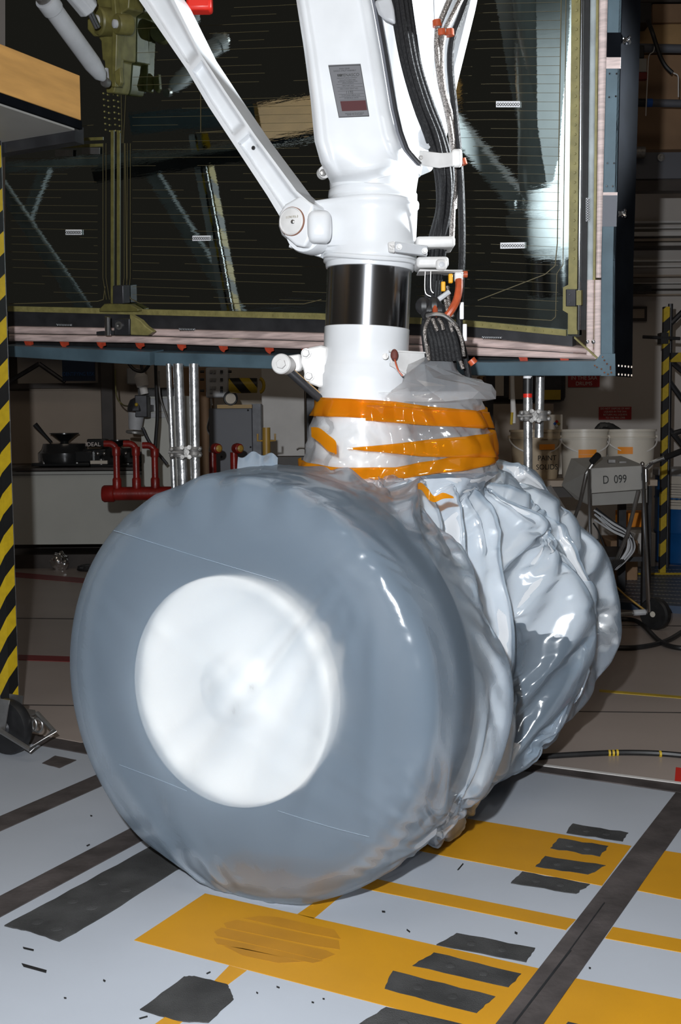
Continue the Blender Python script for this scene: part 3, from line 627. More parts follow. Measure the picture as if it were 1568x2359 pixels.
def bucket(xp, ytop, wpx, Y, label, m='bucket', lines=None, lid=False, grp='plastic buckets on the bench'):
    r = wpx / 2 * Y / FPX; c = P(xp, ytop, Y); h = c.z - zt
    t = thing('bucket', label, 'bucket', (c.x, Y, zt), grp)
    pr = [(r * 0.84, 0.0), (r * 0.86, 0.01), (r * 0.93, h * 0.82), (r * 0.99, h * 0.82), (r * 0.99, h * 0.84), (r * 0.95, h * 0.85), (r * 0.95, h * 0.95), (r, h * 0.955), (r, h), (r * 0.94, h), (r * 0.93, h * 0.9), (r * 0.80, 0.02)]
    if lid: pr = pr[:9] + [(r * 0.9, h * 1.0), (r * 0.88, h * 0.97)]
    MB().lathe(pr, (c.x, Y, zt), Z, 40).build('shell', m, t)
    hd = []
    for i in range(17):
        a_ = math.pi * i / 16; hd.append(V((c.x - r * 1.02 * math.cos(a_), Y - r * 0.85 * math.sin(a_), zt + h * 0.84 - 0.10 * math.sin(a_))))
    MB().tube(hd, 0.005, 6).build('wire_handle', 'trim', t)
    for s_ in (-1, 1): MB().lathe([(0.016, 0), (0.014, 0.016)], (c.x + s_ * r * 0.95, Y, zt + h * 0.84), (s_, 0, 0), 12).build('handle_boss', m, t)
    return t, c, r, h
def curved_label(t, c, r, Y, z0, z1, a0_, a1_, m, name='label_strip', k=1.0):
    rows = []
    for zz in (z0, z1): rows.append([V((c.x + r * k * math.sin(a_), Y - r * k * math.cos(a_), zz)) for a_ in [a0_ + (a1_ - a0_) * i / 10 for i in range(11)]])
    back = [[p + V((p.x - c.x, p.y - Y, 0)).normalized() * -0.002 for p in rw] for rw in rows]
    return MB().grid(rows + back[::-1] + [rows[0]]).build(name, m, t, ang=80)
t, c, r, h = bucket(1345, 989, 112, 7.25, 'white open bucket with two orange strips, middle of the three', lid=False)
for k_, (zz, hh) in enumerate(((0.50, 0.03), (0.40, 0.03))): curved_label(t, c, r, 7.25, zt + h * zz, zt + h * zz + hh, -0.45, 0.35, 'orange', k=0.925)
t, c, r, h = bucket(1452, 989, 116, 7.3, 'white open bucket with one orange strip, right of the three')
curved_label(t, c, r, 7.3, zt + h * 0.5, zt + h * 0.5 + 0.045, -0.8, -0.15, 'orange', k=0.925)
t, c, r, h = bucket(1232, 990, 118, 7.25, 'tan bucket with stencilled lettering, left of the three buckets', 'bucket2', lid=True)
curved_label(t, c, r, 7.25, zt + h * 0.60, zt + h * 0.60 + 0.035, 0.0, 0.75, 'orange', k=0.94)
text('PAINT', (c.x + 0.05, 7.25 - r * 0.93, zt + h * 0.43), (1, 0.25, 0), Z, 0.033, 'blacktext', t)
text('SOLIDS', (c.x + 0.05, 7.25 - r * 0.93, zt + h * 0.25), (1, 0.25, 0), Z, 0.033, 'blacktext', t)
crumple((P(1396, 985, 7.63).x, 7.63, zt + 0.172), 0.15, 0.06, 0.17, 'black', 'black plastic liner bunched behind the white buckets', 'black_liner', 'bag', 8)
tag(MB().lathe([(0.03, 0), (0.03, 0.16), (0.02, 0.17)], P(1398, 1060, 7.45) , Z, 16).build('silver_can', 'chrome'), 'silver can standing between the two white buckets', 'can')
for o_ in COL.objects:
    if o_.name.startswith('silver_can'): o_.location.z = zt
nf = thing('hazard_card', 'white card with coloured hazard diamond leaning behind tan bucket', 'card', P(1265, 1000, 7.62))
pxbox(1232, 955, 1295, 1093, 7.62, 0.01).build('card', 'paper', nf)
for (dx, dy, m_) in ((0, -5, 'red'), (-4.5, 0, 'bluetape'), (4.5, 0, 'yellow'), (0, 5, 'drywhite')):
    MB().prism([P(1282 + dx, 976 + dy - 4, 7.615), P(1282 + dx + 4, 976 + dy, 7.615), P(1282 + dx, 976 + dy + 4, 7.615), P(1282 + dx - 4, 976 + dy, 7.615)], (0, 0.003, 0)).build('diamond', m_, nf)

# blue drum
YD = 9.6; dc = P(1587, 1195, YD)
dr = thing('drum', 'blue steel drum with pale printed label at the right edge', 'drum', (dc.x, YD, 0))
zd = P(1550, 1086, YD).z
pr = [(0.27, 0.0), (0.29, 0.02), (0.29, 0.26), (0.298, 0.275), (0.29, 0.29), (0.29, 0.55), (0.298, 0.565), (0.29, 0.58), (0.29, zd - 0.02), (0.30, zd - 0.01), (0.30, zd + 0.015), (0.285, zd + 0.02), (0.27, zd + 0.005)]
MB().lathe(pr, (dc.x, YD, 0), Z, 48).build('shell', 'blue', dr)
MB().lathe([(0.302, zd - 0.03), (0.312, zd - 0.02), (0.312, zd + 0.02), (0.30, zd + 0.03), (0.25, zd + 0.03)], (dc.x, YD, 0), Z, 48).build('lid_ring', 'whitegrey', dr)
rows = curved_label(dr, V((dc.x, 0, 0)), 0.295, YD, zd - 0.31, zd - 0.03, -1.1, 0.6, 'paper', 'printed_label')
for k_ in range(9):
    curved_label(dr, V((dc.x, 0, 0)), 0.297, YD, zd - 0.10 - 0.022 * k_, zd - 0.097 - 0.022 * k_, -0.9, 0.3, 'darkmetal', 'print_line')

# cart D 099
YC = 6.5
cz = lambda x, y, Y=YC: P(x, y, Y)
ctt = thing('tool_cart', 'grey instrument case on chrome two-wheeled cart, front plate reading D 099', 'cart', (P(1430, 1430, YC).x, YC, 0))
fpz = MB().prism([cz(1355, 1079), cz(1487, 1072), cz(1489, 1127), cz(1358, 1137)], (0, 0.012, 0)); fpz.build('front_plate', 'cartgrey', ctt, bevel=0.003)
text('D  099', (cz(1415, 1105) + V((0, -0.004, 0))), cz(1487, 1072) - cz(1355, 1079), Z, 0.048, 'blacktext', ctt, squash=0.75)
case = MB()
f4 = [cz(1294, 1118, 6.9), cz(1490, 1105, 6.9), cz(1496, 1160, 6.9), cz(1330, 1170, 6.9)]
t4 = [cz(1315, 1054, 7.0), cz(1430, 1050, 7.0)]
case.add([cz(1315, 1056, 6.86), cz(1430, 1050, 6.86), cz(1490, 1075, 6.56), cz(1358, 1084, 6.56), cz(1293, 1118, 6.86), cz(1325, 1150, 6.75), cz(1360, 1165, 6.6), cz(1490, 1158, 6.6), cz(1470, 1110, 6.90)],
         [(0, 1, 2, 3), (0, 3, 6, 5, 4), (3, 2, 7, 6), (1, 8, 7, 2), (0, 4, 8, 1), (4, 5, 6, 7, 8)])
case.build('instrument_case', 'cartgrey', ctt, ang=20)
for (x_, y_) in ((1408, 1062), (1433, 1066)):
    pxbox(x_ - 7, y_ - 3, x_ + 9, y_ + 4, 6.68, 0.03).build('latch', 'steel', ctt)
def ctube(pts, r, name, m): return MB().tube([cz(*p) for p in pts], r, 10).build(name, m, ctt)
ctube([(1357, 1080, 6.45), (1358, 1200, 6.45), (1362, 1322, 6.45)], 0.011, 'leg', 'chrome')
ctube([(1480, 1075, 6.45), (1484, 1200, 6.45), (1494, 1410, 6.45)], 0.012, 'leg', 'chrome')
ctube([(1370, 1060, 6.5), (1350, 1090, 6.5), (1335, 1160, 6.62), (1315, 1215, 6.75)], 0.011, 'handle_tube', 'steel')
ctube([(1470, 1130, 6.5), (1445, 1230, 6.6), (1420, 1290, 6.7)], 0.012, 'rear_leg', 'steel')
ctube([(1488, 1110, 6.5), (1488, 1078, 6.5), (1500, 1066, 6.4), (1537, 1052, 6.2), (1580, 1036, 6.0)], 0.012, 'handle_tube', 'chrome')
ctube([(1535, 1053, 6.2), (1580, 1035, 6.0)], 0.017, 'grip', 'black')
ctube([(1363, 1064, 6.48), (1378, 1048, 6.44)], 0.020, 'grip', 'black')
ctube([(1400, 1418, 6.5), (1490, 1410, 6.5)], 0.014, 'axle', 'steel')
ctube([(1458, 1412, 6.49), (1486, 1410, 6.49)], 0.018, 'sleeve', 'whitegrey')
ctube([(1398, 1332, 6.6), (1440, 1372, 6.55), (1484, 1405, 6.5)], 0.006, 'tie_rod', 'gold')
MB().ball(cz(1479, 1069, 6.44), 0.014).build('ball_nut', 'chrome', ctt)
def cwheel(x_, y_, Y, par, r=0.095, nm='wheel'):
    c = P(x_, y_, Y); c.z = r
    t_ = MB().lathe([(r * 0.62, -0.028), (r * 0.9, -0.03), (r, -0.018), (r, 0.018), (r * 0.9, 0.03), (r * 0.62, 0.028)], c, V((-0.75, -0.66, 0)), 30).build(nm, 'black', par)
    MB().lathe([(r * 0.62, -0.02), (r * 0.62, 0.026), (r * 0.5, 0.022), (r * 0.2, 0.018), (r * 0.18, 0.03), (0.001, 0.03)], c, V((-0.75, -0.66, 0)), 30).build('rim', 'bucket', t_)
    return t_
cwheel(1509, 1405, 6.5, ctt)
cwheel(1392, 1405, 7.0, ctt)
# cable bundle on the cart
cbun = thing('cable_bundle', 'bundle of thin grey cables hanging under the D 099 cart', 'cables', cz(1410, 1310, 6.7))
for i in range(9):
    r_ = random.Random(i); dx = r_.uniform(-10, 10); dy = r_.uniform(-6, 6)
    (MB().tube(catmull([cz(1370 + dx * 0.3, 1168 + i * 3 + dy, 6.75), cz(1410, 1200 + i * 3, 6.7), cz(1445 + dx * 0.4, 1225 + i * 2, 6.7), cz(1452 + dx, 1262, 6.7), cz(1435 + dx * 0.8, 1290, 6.7), cz(1415 + dx * 0.3, 1312, 6.68)], 6), 0.006, 6).build('cable', 'whitegrey' if i % 3 else 'darkmetal', cbun))
for i in range(7):
    dx = (i - 3) * 4
    (MB().tube(catmull([cz(1425 + dx, 1290, 6.66), cz(1405 + dx, 1305, 6.66), cz(1392 + dx, 1325 + (i % 3) * 5, 6.66), cz(1378 + dx, 1345, 6.66)], 4), 0.009, 6).build('connector_lead', 'black', cbun))
cable([cz(1366, 1205, 6.7), cz(1380, 1230, 6.7), cz(1376, 1262, 6.7), cz(1386, 1283, 6.7), cz(1392, 1265, 6.7), cz(1382, 1232, 6.7)], 0.005, 'black', 'thin black cable loop hanging under the cart')
# storage under the bench and grille platform
single(pxbox(1435, 1180, 1500, 1215, 8.4, 0.25), 'orange_crate', 'orange', 'orange crate behind the chrome cart legs', 'crate', bevel=0.006)
single(pxbox(1460, 1228, 1510, 1326, 8.95, 0.3), 'white_crate', 'trim', 'white low crate behind the chrome cart legs', 'crate', bevel=0.006)
vent = thing('perforated_guard', 'perforated grey metal guard behind the cart', 'guard', P(1465, 1180, 8.3))
for i in range(9): pxbox(1434, 1130 + i * 5.4, 1500, 1132.5 + i * 5.4, 8.3, 0.01).build('slat', 'steel', vent)
pxbox(1432, 1126, 1436, 1357, 8.29, 0.03).build('upright', 'steel', vent); pxbox(1498, 1126, 1502, 1357, 8.29, 0.03).build('upright', 'steel', vent)
single(pxbox(1405, 1245, 1470, 1362, 8.2, 0.4), 'tan_box', 'tan3', 'brown box on floor behind the cart', 'box', bevel=0.01)
gp = thing('grille_platform', 'low blue-grey perforated platform behind the cart wheel', 'platform', FZ(1500, 1370))
a_, b_, c_, d_ = FZ(1395, 1402, 0), FZ(1640, 1420, 0), FZ(1640, 1318, 0), FZ(1410, 1318, 0)
MB().prism([a_, b_, c_, d_], (0, 0, 0.05)).build('deck', 'bluegrille', gp)
holes = MB()
for i in range(26):
    for j in range(11):
        q = a_.lerp(b_, (i + 0.5 + 0.5 * (j % 2)) / 27).lerp(d_.lerp(c_, (i + 0.5 + 0.5 * (j % 2)) / 27), (j + 0.7) / 12) + V((0, 0, 0.05))
        holes.lathe([(0.016, 0.0), (0.016, 0.0015), (0.009, 0.0015)], q, Z, 6)
stuff(holes.build('raised_studs', 'steel', gp))
MB().tube([FZ(1410, 1322, 0.06), FZ(1640, 1322, 0.06)], 0.008, 6).build('yellow_edge', 'yellow', gp)

# striped post at right with arms
sp = thing('barrier_post', 'slim yellow and black striped post before the right wall', 'post', (P(1530, 1080, 8.6).x, 8.6, 0))
pa, pb = P(1534, 707, 8.6), P(1528, 1060, 8.6)
MB().box(((pa.x + pb.x) / 2, 8.6, (pa.z) / 2), (0.045, 0.045, pa.z)).build('post', 'haz2', sp)
pxbox(1522, 766, 1540, 792, 8.55, 0.10).build('clamp', 'black', sp)
MB().tube([P(1480, 776, 8.56), P(1566, 780, 8.56)], 0.013, 8).build('cross_rod', 'darkmetal', sp)
sr = thing('far_rack', 'dark steel rack frame at the right edge behind the striped post', 'rack', (P(1600, 1080, 8.9).x, 8.9, 0))
MB().tube([(P(1541, 900, 8.9).x, 8.9, 0), (P(1541, 900, 8.9).x, 8.9, P(1541, 700, 8.9).z)], 0.02, 8).build('upright', 'darkmetal', sr)
for (p, q) in (((1542, 830), (1600, 880)), ((1542, 880), (1600, 960)), ((1542, 990), (1600, 1060)), ((1545, 745), (1600, 690)), ((1545, 1000), (1600, 985))):
    MB().tube([P(*p, 8.9), P(*q, 8.9)], 0.022, 8).build('brace', 'darkmetal', sr)
pxbox(1545, 812, 1600, 834, 8.85, 0.05).build('striped_board', 'haz2', sr)
# floor cables at right
cable([FZ(1390, 1428, 0.02), FZ(1450, 1427, 0.02), FZ(1480, 1440, 0.02), FZ(1520, 1478, 0.02), FZ(1568, 1493, 0.02), FZ(1640, 1490, 0.02)], 0.014, 'black', 'black floor cable curving below the cart wheel')
cable([FZ(1380, 1490, 0.016), FZ(1460, 1492, 0.016), FZ(1530, 1478, 0.016), FZ(1580, 1450, 0.016), FZ(1660, 1400, 0.016)], 0.014, 'black', 'second black floor cable rising towards the right edge')
fh = thing('floor_hose', 'black floor hose with yellow tape marks right of the bag', 'hose', FZ(1400, 1738))
hp = [FZ(x_, y_, 0.012) for x_, y_ in ((1150, 1750), (1250, 1743), (1330, 1738), (1420, 1734), (1500, 1735), (1568, 1740), (1700, 1755))]
MB().tube(catmull(hp, 5), 0.011, 8).build('hose', 'black', fh)
for (x_, y_) in ((1403, 1735), (1412, 1735), (1421, 1734), (1520, 1737)):
    MB().tube([FZ(x_ - 2.5, y_, 0.012), FZ(x_ + 2.5, y_, 0.012)], 0.0125, 8).build('tape_mark', 'yellow', fh)

#@@DOOR
# ================================================================= GEAR DOOR
DN = V((math.sin(AL) , math.cos(AL), 0.155)).normalized()
D0 = V((0, 0, 0)) + V((math.sin(AL), math.cos(AL), 0)) * 3.98 + V((0, 0, 1.9))
def DP(px, py, off=0.0):
    return PL(px, py, D0 - DN * off, DN)
def interp(x, xs, ys):
    return float(np.interp(x, xs, ys))
YT = lambda x: interp(x, (10, 740, 1080, 1300), (705, 722, 738, 760))        # yellow strip top
YBt = lambda x: interp(x, (10, 740, 1080, 1300), (717, 736, 752, 774))
PKT = lambda x: interp(x, (10, 300, 740, 1080, 1375), (752, 757, 768, 778, 806))
PKB = lambda x: interp(x, (10, 300, 740, 1080, 1375), (786, 790, 806, 820, 829))
FRT = lambda x: interp(x, (5, 340, 352, 740, 1000, 1128, 1410), (796, 810, 812, 822, 832, 835, 831))
FRB = lambda x: interp(x, (5, 340, 352, 740, 1000, 1128, 1410), (821, 842, 842, 853, 862, 866, 866))
XR = lambda y: interp(y, (0, 600, 870), (1338, 1331, 1328))                     # right edge of reflective skin
door = thing('landing_gear_door', 'large dark reflective landing gear door with thin gold lines, behind the strut', 'door', DP(700, 800) * 1.0)
def dstrip(name, m, xs, ft, fbt, off, thick, parent=door, bevel=0, **k):
    rows = []
    for x in xs: rows.append((x, ft(x), fbt(x)))
    top = [DP(x, a_, off) for x, a_, b_ in rows]; bot = [DP(x, b_, off) for x, a_, b_ in rows]
    topb = [p + DN * thick for p in top]; botb = [p + DN * thick for p in bot]
    return MB().grid([[top[i], bot[i], botb[i], topb[i]] for i in range(len(xs))], True).add([top[0], bot[0], botb[0], topb[0]], [(0, 1, 2, 3)]).add([top[-1], bot[-1], botb[-1], topb[-1]], [(3, 2, 1, 0)]).build(name, m, parent, bevel=bevel, **k)
def vstrip(name, m, ys, fl_, fr_, off, thick, parent=door, bevel=0, **k):
    L_ = [DP(fl_(y), y, off) for y in ys]; R_ = [DP(fr_(y), y, off) for y in ys]
    Lb = [p + DN * thick for p in L_]; Rb = [p + DN * thick for p in R_]
    return MB().grid([[L_[i], R_[i], Rb[i], Lb[i]] for i in range(len(ys))], True).add([L_[0], R_[0], Rb[0], Lb[0]], [(0, 1, 2, 3)]).add([L_[-1], R_[-1], Rb[-1], Lb[-1]], [(3, 2, 1, 0)]).build(name, m, parent, bevel=bevel, **k)
XS = [10 + 1300 * i / 26 for i in range(27)]
YS = [-260 + 1030 * i / 12 for i in range(13)]
# reflective skin, one plate left of the seam and one right
skin = []
for j in range(25):
    y_t = -260
    skin.append([DP(12 + 1322 * i / 30, y_t + (max(YBt(12 + 1322 * i / 30), 0) + 2 - y_t) * j / 24, 0.0) for i in range(31)])
sk = MB().grid(skin); 
sk.grid([[p + DN * 0.03 for p in r_] for r_ in skin][::-1]); sk.build('reflective_skin', 'door', door, ang=60)
dstrip('bottom_edge_strip', 'khaki', [18 + 1285 * i / 20 for i in range(21)], YT, YBt, 0.012, 0.01)
lab(dstrip('dark_seal', 'darkmetal', [18 + 1300 * i / 20 for i in range(21)], YBt, lambda x: PKT(x) + 1, 0.004, 0.05), 'dark rubbed seal band')
dstrip('tile_edge', 'pinkh', [20 + 1352 * i / 24 for i in range(25)], lambda x: PKT(x), lambda x: (PKT(x) + PKB(x)) / 2 - 1, 0.035, 0.09, bevel=0.008)
dstrip('tile_edge', 'pinkh', [20 + 1352 * i / 24 for i in range(25)], lambda x: (PKT(x) + PKB(x)) / 2 + 1, lambda x: PKB(x), 0.045, 0.09, bevel=0.008)
dstrip('bright_bead', 'chrome', [20 + 1300 * i / 24 for i in range(25)], lambda x: (PKT(x) + PKB(x)) / 2 - 1.5, lambda x: (PKT(x) + PKB(x)) / 2 + 1.5, 0.036, 0.02)
dstrip('shadow_gap', 'black', [16 + 1360 * i / 24 for i in range(25)], PKB, lambda x: FRT(x) + 2, -0.03, 0.05)
# right edge: riveted strip, chrome tube, grey and pink seals
ys = [-260 + 1020 * i / 12 for i in range(13)]
vstrip('side_edge_strip', 'khaki', ys, lambda y: XR(y) - 22, XR, 0.012, 0.01)
vstrip('side_edge_strip', 'khaki', [610, 655, 662, 715, 722, 770], lambda y: XR(y) - (20, 20, 34, 34, 22, 22)[[610, 655, 662, 715, 722, 770].index(y)], XR, 0.014, 0.012)
ch_ = MB().tube([DP(XR(y) + 3, y, 0.03) for y in ys], 0.0075, 12).build('bright_tube_seal', 'chrome', door)
vstrip('dark_seal', 'black', ys, lambda y: XR(y) + 5, lambda y: XR(y) + 20, 0.004, 0.04)
vstrip('grey_edge_seal', 'greyseal', [-260, 0, 200, 400, 560, 650], lambda y: XR(y) + 20, lambda y: XR(y) + 34, 0.035, 0.06, bevel=0.006)
vstrip('gold_bead', 'khaki', [-260, 0, 300, 700, 800], lambda y: XR(y) + 34, lambda y: XR(y) + 40, 0.03, 0.05)
vstrip('tile_edge', 'pink', [-260, 0, 300, 640], lambda y: XR(y) + 40, lambda y: XR(y) + 60 - (y > 0) * y * 0.012, 0.045, 0.09, bevel=0.008)
vstrip('tile_edge', 'pink', [645, 700, 760, 800, 826], lambda y: XR(y) + 20, lambda y: XR(y) + 36, 0.043, 0.08, bevel=0.006)
vstrip('tile_edge', 'pink', [645, 700, 760, 800, 826], lambda y: XR(y) + 38, lambda y: XR(y) + 53, 0.045, 0.08, bevel=0.006)
dstrip('mitre_joint', 'khaki', [1322, 1335, 1350, 1362, 1376], lambda x: 775 + (x - 1322) * 0.9, lambda x: 780 + (x - 1322) * 0.9, 0.052, 0.01)
for (x_, y_) in ((1353, 787), (1367, 787)):
    MB().lathe([(0.007, 0), (0.007, 0.006), (0.004, 0.008)], DP(x_, y_, 0.045), -DN, 12).build('bolt', 'chrome', door)
lb_ = vstrip('latch_block', 'darkmetal', [667, 705], lambda y: 1302, lambda y: 1326, 0.045, 0.03, bevel=0.004)
for yy in (677, 695): MB().lathe([(0.005, 0), (0.004, 0.004)], DP(1312, yy, 0.045), -DN, 10).build('screw', 'chrome', lb_)
vstrip('latch_window', 'khaki', [669, 703], lambda y: 1327, lambda y: 1338, 0.045, 0.02, parent=lb_)
# rivets along strips
rv = MB()
for y in range(-20, 600, 22): rv.lathe([(0.005, 0), (0.004, 0.0035)], DP(XR(y) - 10, y, 0.012), -DN, 8)
for x in list(range(40, 740, 12)) + list(range(1090, 1290, 20)): rv.lathe([(0.0042, 0), (0.0035, 0.003)], DP(x, (YT(x) + YBt(x)) / 2, 0.012), -DN, 6)
stuff(rv.build('rivets', 'khaki', door))
# thin gold lines
gl = MB()
def gline(pts, w_=1.2, off=0.0015):
    for (x0_, y0_), (x1_, y1_) in zip(pts[:-1], pts[1:]):
        L_ = max(1e-6, math.hypot(x1_ - x0_, y1_ - y0_)); nx, ny = -(y1_ - y0_) / L_ * w_ / 2, (x1_ - x0_) / L_ * w_ / 2
        gl.add([DP(x0_ + nx, y0_ + ny, off), DP(x1_ + nx, y1_ + ny, off), DP(x1_ - nx, y1_ - ny, off), DP(x0_ - nx, y0_ - ny, off)], [(0, 1, 2, 3)])
rr = random.Random(5)
y = -10.0
while y < 700:
    sl = lambda x, y=y: y + (y - 420) * (x - 700) / 8200.0
    def broken(xa_, xb_):
        x_ = xa_
        while x_ < xb_:
            e_ = min(xb_, x_ + rr.uniform(50, 150))
            if rr.random() < 0.72: gline([(x_, sl(x_)), (e_, sl(e_))], 0.8)
            x_ = e_
    if y > 350: broken(20, 225)
    broken(305, 760)
    xr = 1290 if y < 560 else 1285
    broken(960, 1130); gline([(1130, sl(1130)), (xr, sl(xr) + 4)], 0.8)
    y += 19.5
gline([(1100, 692), (1255, 632), (1278, 612), (1283, 560), (1292, 0)], 2.0)
gline([(1303, 0), (1300, 300), (1296, 610), (1282, 630), (1279, 730), (1270, 738), (1100, 728)], 1.6)
for x in (237, 244, 286, 293, 300): gline([(x, 330), (x, 640), (x + (8 if x < 260 else -6), 690)], 1.3)
gline([(300, 0), (284, 330)], 1.4); gline([(275, 0), (281, 330)], 1.4)
gline([(15, 305), (15, 318)], 1); gline([(50, 302), (215, 288)], 1); gline([(462, 215), (462, 305), (520, 301)], 1.6)
gline([(740, 690), (700, 700), (320, 698), (300, 688), (292, 660), (288, 330)], 1.8)
gline([(20, 712 - 12), (225, 700 - 6), (238, 690), (242, 660)], 1.8)
for o_ in [gl.build('gold_grid_lines', 'wire', door)]: stuff(o_)
for x_ in (258, 272):
    vstrip('spine_strip', 'olive', [300, 500, 700], lambda y: x_ - 3, lambda y: x_ + 3, 0.004, 0.003)
for (ya, yb_) in ((328, 319), (343, 334)):
    dstrip('ladder_strip', 'olive', [14, 120, 236], lambda x: ya + (yb_ - ya) * (x - 14) / 222 - 3.5, lambda x: ya + (yb_ - ya) * (x - 14) / 222 + 3.5, 0.004, 0.003)
for (x_, y_) in ((127, 345), (189, 340)):
    dstrip('silver_patch', 'steel', [x_, x_ + 40], lambda x: y_, lambda x: y_ + 15, 0.014, 0.004)
# spine beads (small fasteners)
sb_ = MB()
for y_ in range(215, 300, 14):
    for x_ in (238, 248, 261, 271): sb_.lathe([(0.004, 0), (0.003, 0.003)], DP(x_ + (y_ - 215) * 0.06, y_ + (x_ % 7), 0.003), -DN, 8)
stuff(sb_.build('fastener_beads', 'khaki', door))
# olive hinge bracket
def dprism(name, m, pts, off, thick, parent=door, bevel=0.0, **k):
    return MB().prism([DP(x, y, off) for x, y in pts], DN * thick).build(name, m, parent, bevel=bevel, **k)
spn = dprism('olive_bracket', 'olive', [(222, -30), (300, -30), (296, 20), (280, 30), (279, 138), (270, 140), (266, 200), (262, 214), (244, 214), (240, 140), (235, 138), (232, 95), (222, 80), (222, 30)], 0.10, 0.10, bevel=0.006, seg=3)
dprism('web', 'olive', [(252, -30), (262, -30), (270, 60), (266, 200), (256, 200), (258, 60)], 0.13, 0.05, parent=spn, bevel=0.004)
dprism('clevis_plate', 'olive', [(200, 40), (212, 30), (224, 25), (235, 40), (232, 82), (215, 84), (200, 68)], 0.15, 0.03, parent=spn, bevel=0.006)
for (x_, y_, r_) in ((244, 50, 0.055), (288, 57, 0.040)):
    o_ = MB().lathe([(r_, -0.02), (r_, 0.035), (r_ * 0.9, 0.042), (r_ * 0.42, 0.042)], DP(x_, y_, 0.12), -DN + T * -0.35, 32).build('pin_boss', 'olive', spn)
    MB().lathe([(r_ * 0.42, 0.03), (r_ * 0.42, 0.052), (r_ * 0.2, 0.056), (0.001, 0.056)], DP(x_, y_, 0.12), -DN + T * -0.35, 24).build('pin_head', 'whitegrey', o_)
for s_, xx in ((-1, 238), (1, 271)):
    dprism('lug', 'whitegrey' if s_ < 0 else 'olive', [(xx - 8, 165), (xx + 5, 155), (xx + 8, 190), (xx + 2, 200), (xx - 6, 190)], 0.14, 0.02, parent=spn, bevel=0.003)
dprism('foot_fitting', 'olive', [(228, 712), (240, 700), (262, 700), (262, 692), (275, 692), (275, 700), (300, 702), (318, 712), (318, 718), (228, 718)], 0.04, 0.035, bevel=0.003)
dprism('foot_block', 'darkmetal', [(259, 658), (283, 657), (284, 700), (259, 700)], 0.05, 0.05, bevel=0.004)
rb_ = dprism('roller_block', 'darkmetal', [(262, 736), (298, 734), (298, 772), (262, 772)], 0.12, 0.08, bevel=0.004)
MB().lathe([(0.018, 0), (0.018, 0.006), (0.010, 0.006), (0.010, 0.0)], DP(275, 750, 0.121), -DN, 20).build('bore_ring', 'steel', rb_)
MB().tube([DP(248, 730, 0.13), DP(249, 772, 0.13)], 0.014, 14).build('chrome_pin', 'chrome', rb_)
dprism('base_tab', 'darkmetal', [(222, 764), (262, 762), (262, 771), (222, 772)], 0.12, 0.03, parent=rb_)
# white actuator rods on the door
def rod(p0, p1, r, label, m='whitegrey'):
    t_ = thing('actuator_rod', label, 'rod', p1)
    d_ = (p1 - p0).normalized()
    MB().tube([p0, p0 + d_ * 0.05, p0 + d_ * 0.055, p1 - d_ * 0.09, p1 - d_ * 0.03, p1], [r * 1.15, r * 1.15, r, r, r * 0.8, r * 0.35], 24).build('tube', m, t_)
    MB().lathe([(r * 0.9, 0), (r * 0.9, 0.02), (r * 0.5, 0.03)], p0 - d_ * 0.006, -d_, 20).build('end_cap', 'steel', t_)
    MB().lathe([(0.018, -0.012), (0.02, 0), (0.018, 0.012)], p1 + d_ * 0.02, A, 14).build('rod_eye', 'steel', t_)
    return t_
rod(P(105, -2, 4.25), P(238, 182, 4.62), 0.036, 'long white tubular rod pinned to the olive door bracket')
r2 = thing('actuator_rod', 'short white actuator body entering the olive bracket from above', 'rod', P(212, 32, 4.5))
MB().tube([P(150, -45, 4.4), P(205, 22, 4.5)], 0.045, 8).build('body', 'whitegrey', r2, bevel=0.006)
MB().tube([P(203, 18, 4.5), P(224, 62, 4.56)], 0.014, 12).build('piston', 'chrome', r2)
# sensor tags
def dtag(x0_, y0_, x1_, y1_, sy=0.0, vertical=False, parent=door, dark=False):
    n_ = 9
    mm_ = 'drywhite' if not dark else 'whitegrey'
    pts = [(x0_, y0_), (x1_, y0_ + sy), (x1_, y1_ + sy), (x0_, y1_)]
    t_ = dprism('sensor_tag', mm_, pts, 0.05 if dark else 0.008, 0.004)
    mk = MB()
    for i in range(n_):
        if vertical: cx_, cy_ = (x0_ + x1_) / 2, y0_ + (y1_ - y0_) * (i + 0.8) / (n_ + 0.5)
        else: cx_, cy_ = x0_ + (x1_ - x0_) * (i + 0.8) / (n_ + 0.5), (y0_ + y1_) / 2 + sy / 2 + 0.5
        s = 3.0
        c0 = DP(cx_, cy_, 0.052 if dark else 0.011)
        px_ = (c0 - CAM).length / FPX
        ring_ = [c0 + (T * math.cos(k * math.pi / 2) + Z * math.sin(k * math.pi / 2)) * px_ * 3.1 for k in range(4)]
        mk.tube(ring_, px_ * 0.75, 5, closed=True)
    mk.build('printed_chain', 'blacktext', t_)
dtag(151, 529, 187, 541, 0); dtag(443, 543, 484, 555, -0.5); dtag(1142, 233, 1197, 247, 0); dtag(1152, 559, 1208, 573, -1)
dtag(1349, 456, 1357, 510, vertical=True, dark=True); dtag(412, 756, 448, 760, 1, dark=True); dtag(130, 746, 164, 750, 1, dark=True); dtag(1110, 775, 1155, 779, 1, dark=True)
# red tabs below the pink seal
for x_ in (66, 148, 233, 322, 418, 514, 620, 705, 1205, 1300):
    dprism('red_tab', 'redtab', [(x_ - 11, PKB(x_) - 1), (x_ + 9, PKB(x_)), (x_ + 10, PKB(x_) + 7), (x_ + 4, PKB(x_) + 9), (x_ + 2, PKB(x_) + 14), (x_ - 3, PKB(x_) + 12), (x_ - 8, PKB(x_) + 7)], 0.05, 0.004)
cr_ = dprism('taped_corner', 'khaki', [(298, 724), (322, 738), (335, 752), (352, 764), (340, 773), (300, 772)], 0.11, 0.03, bevel=0.004)

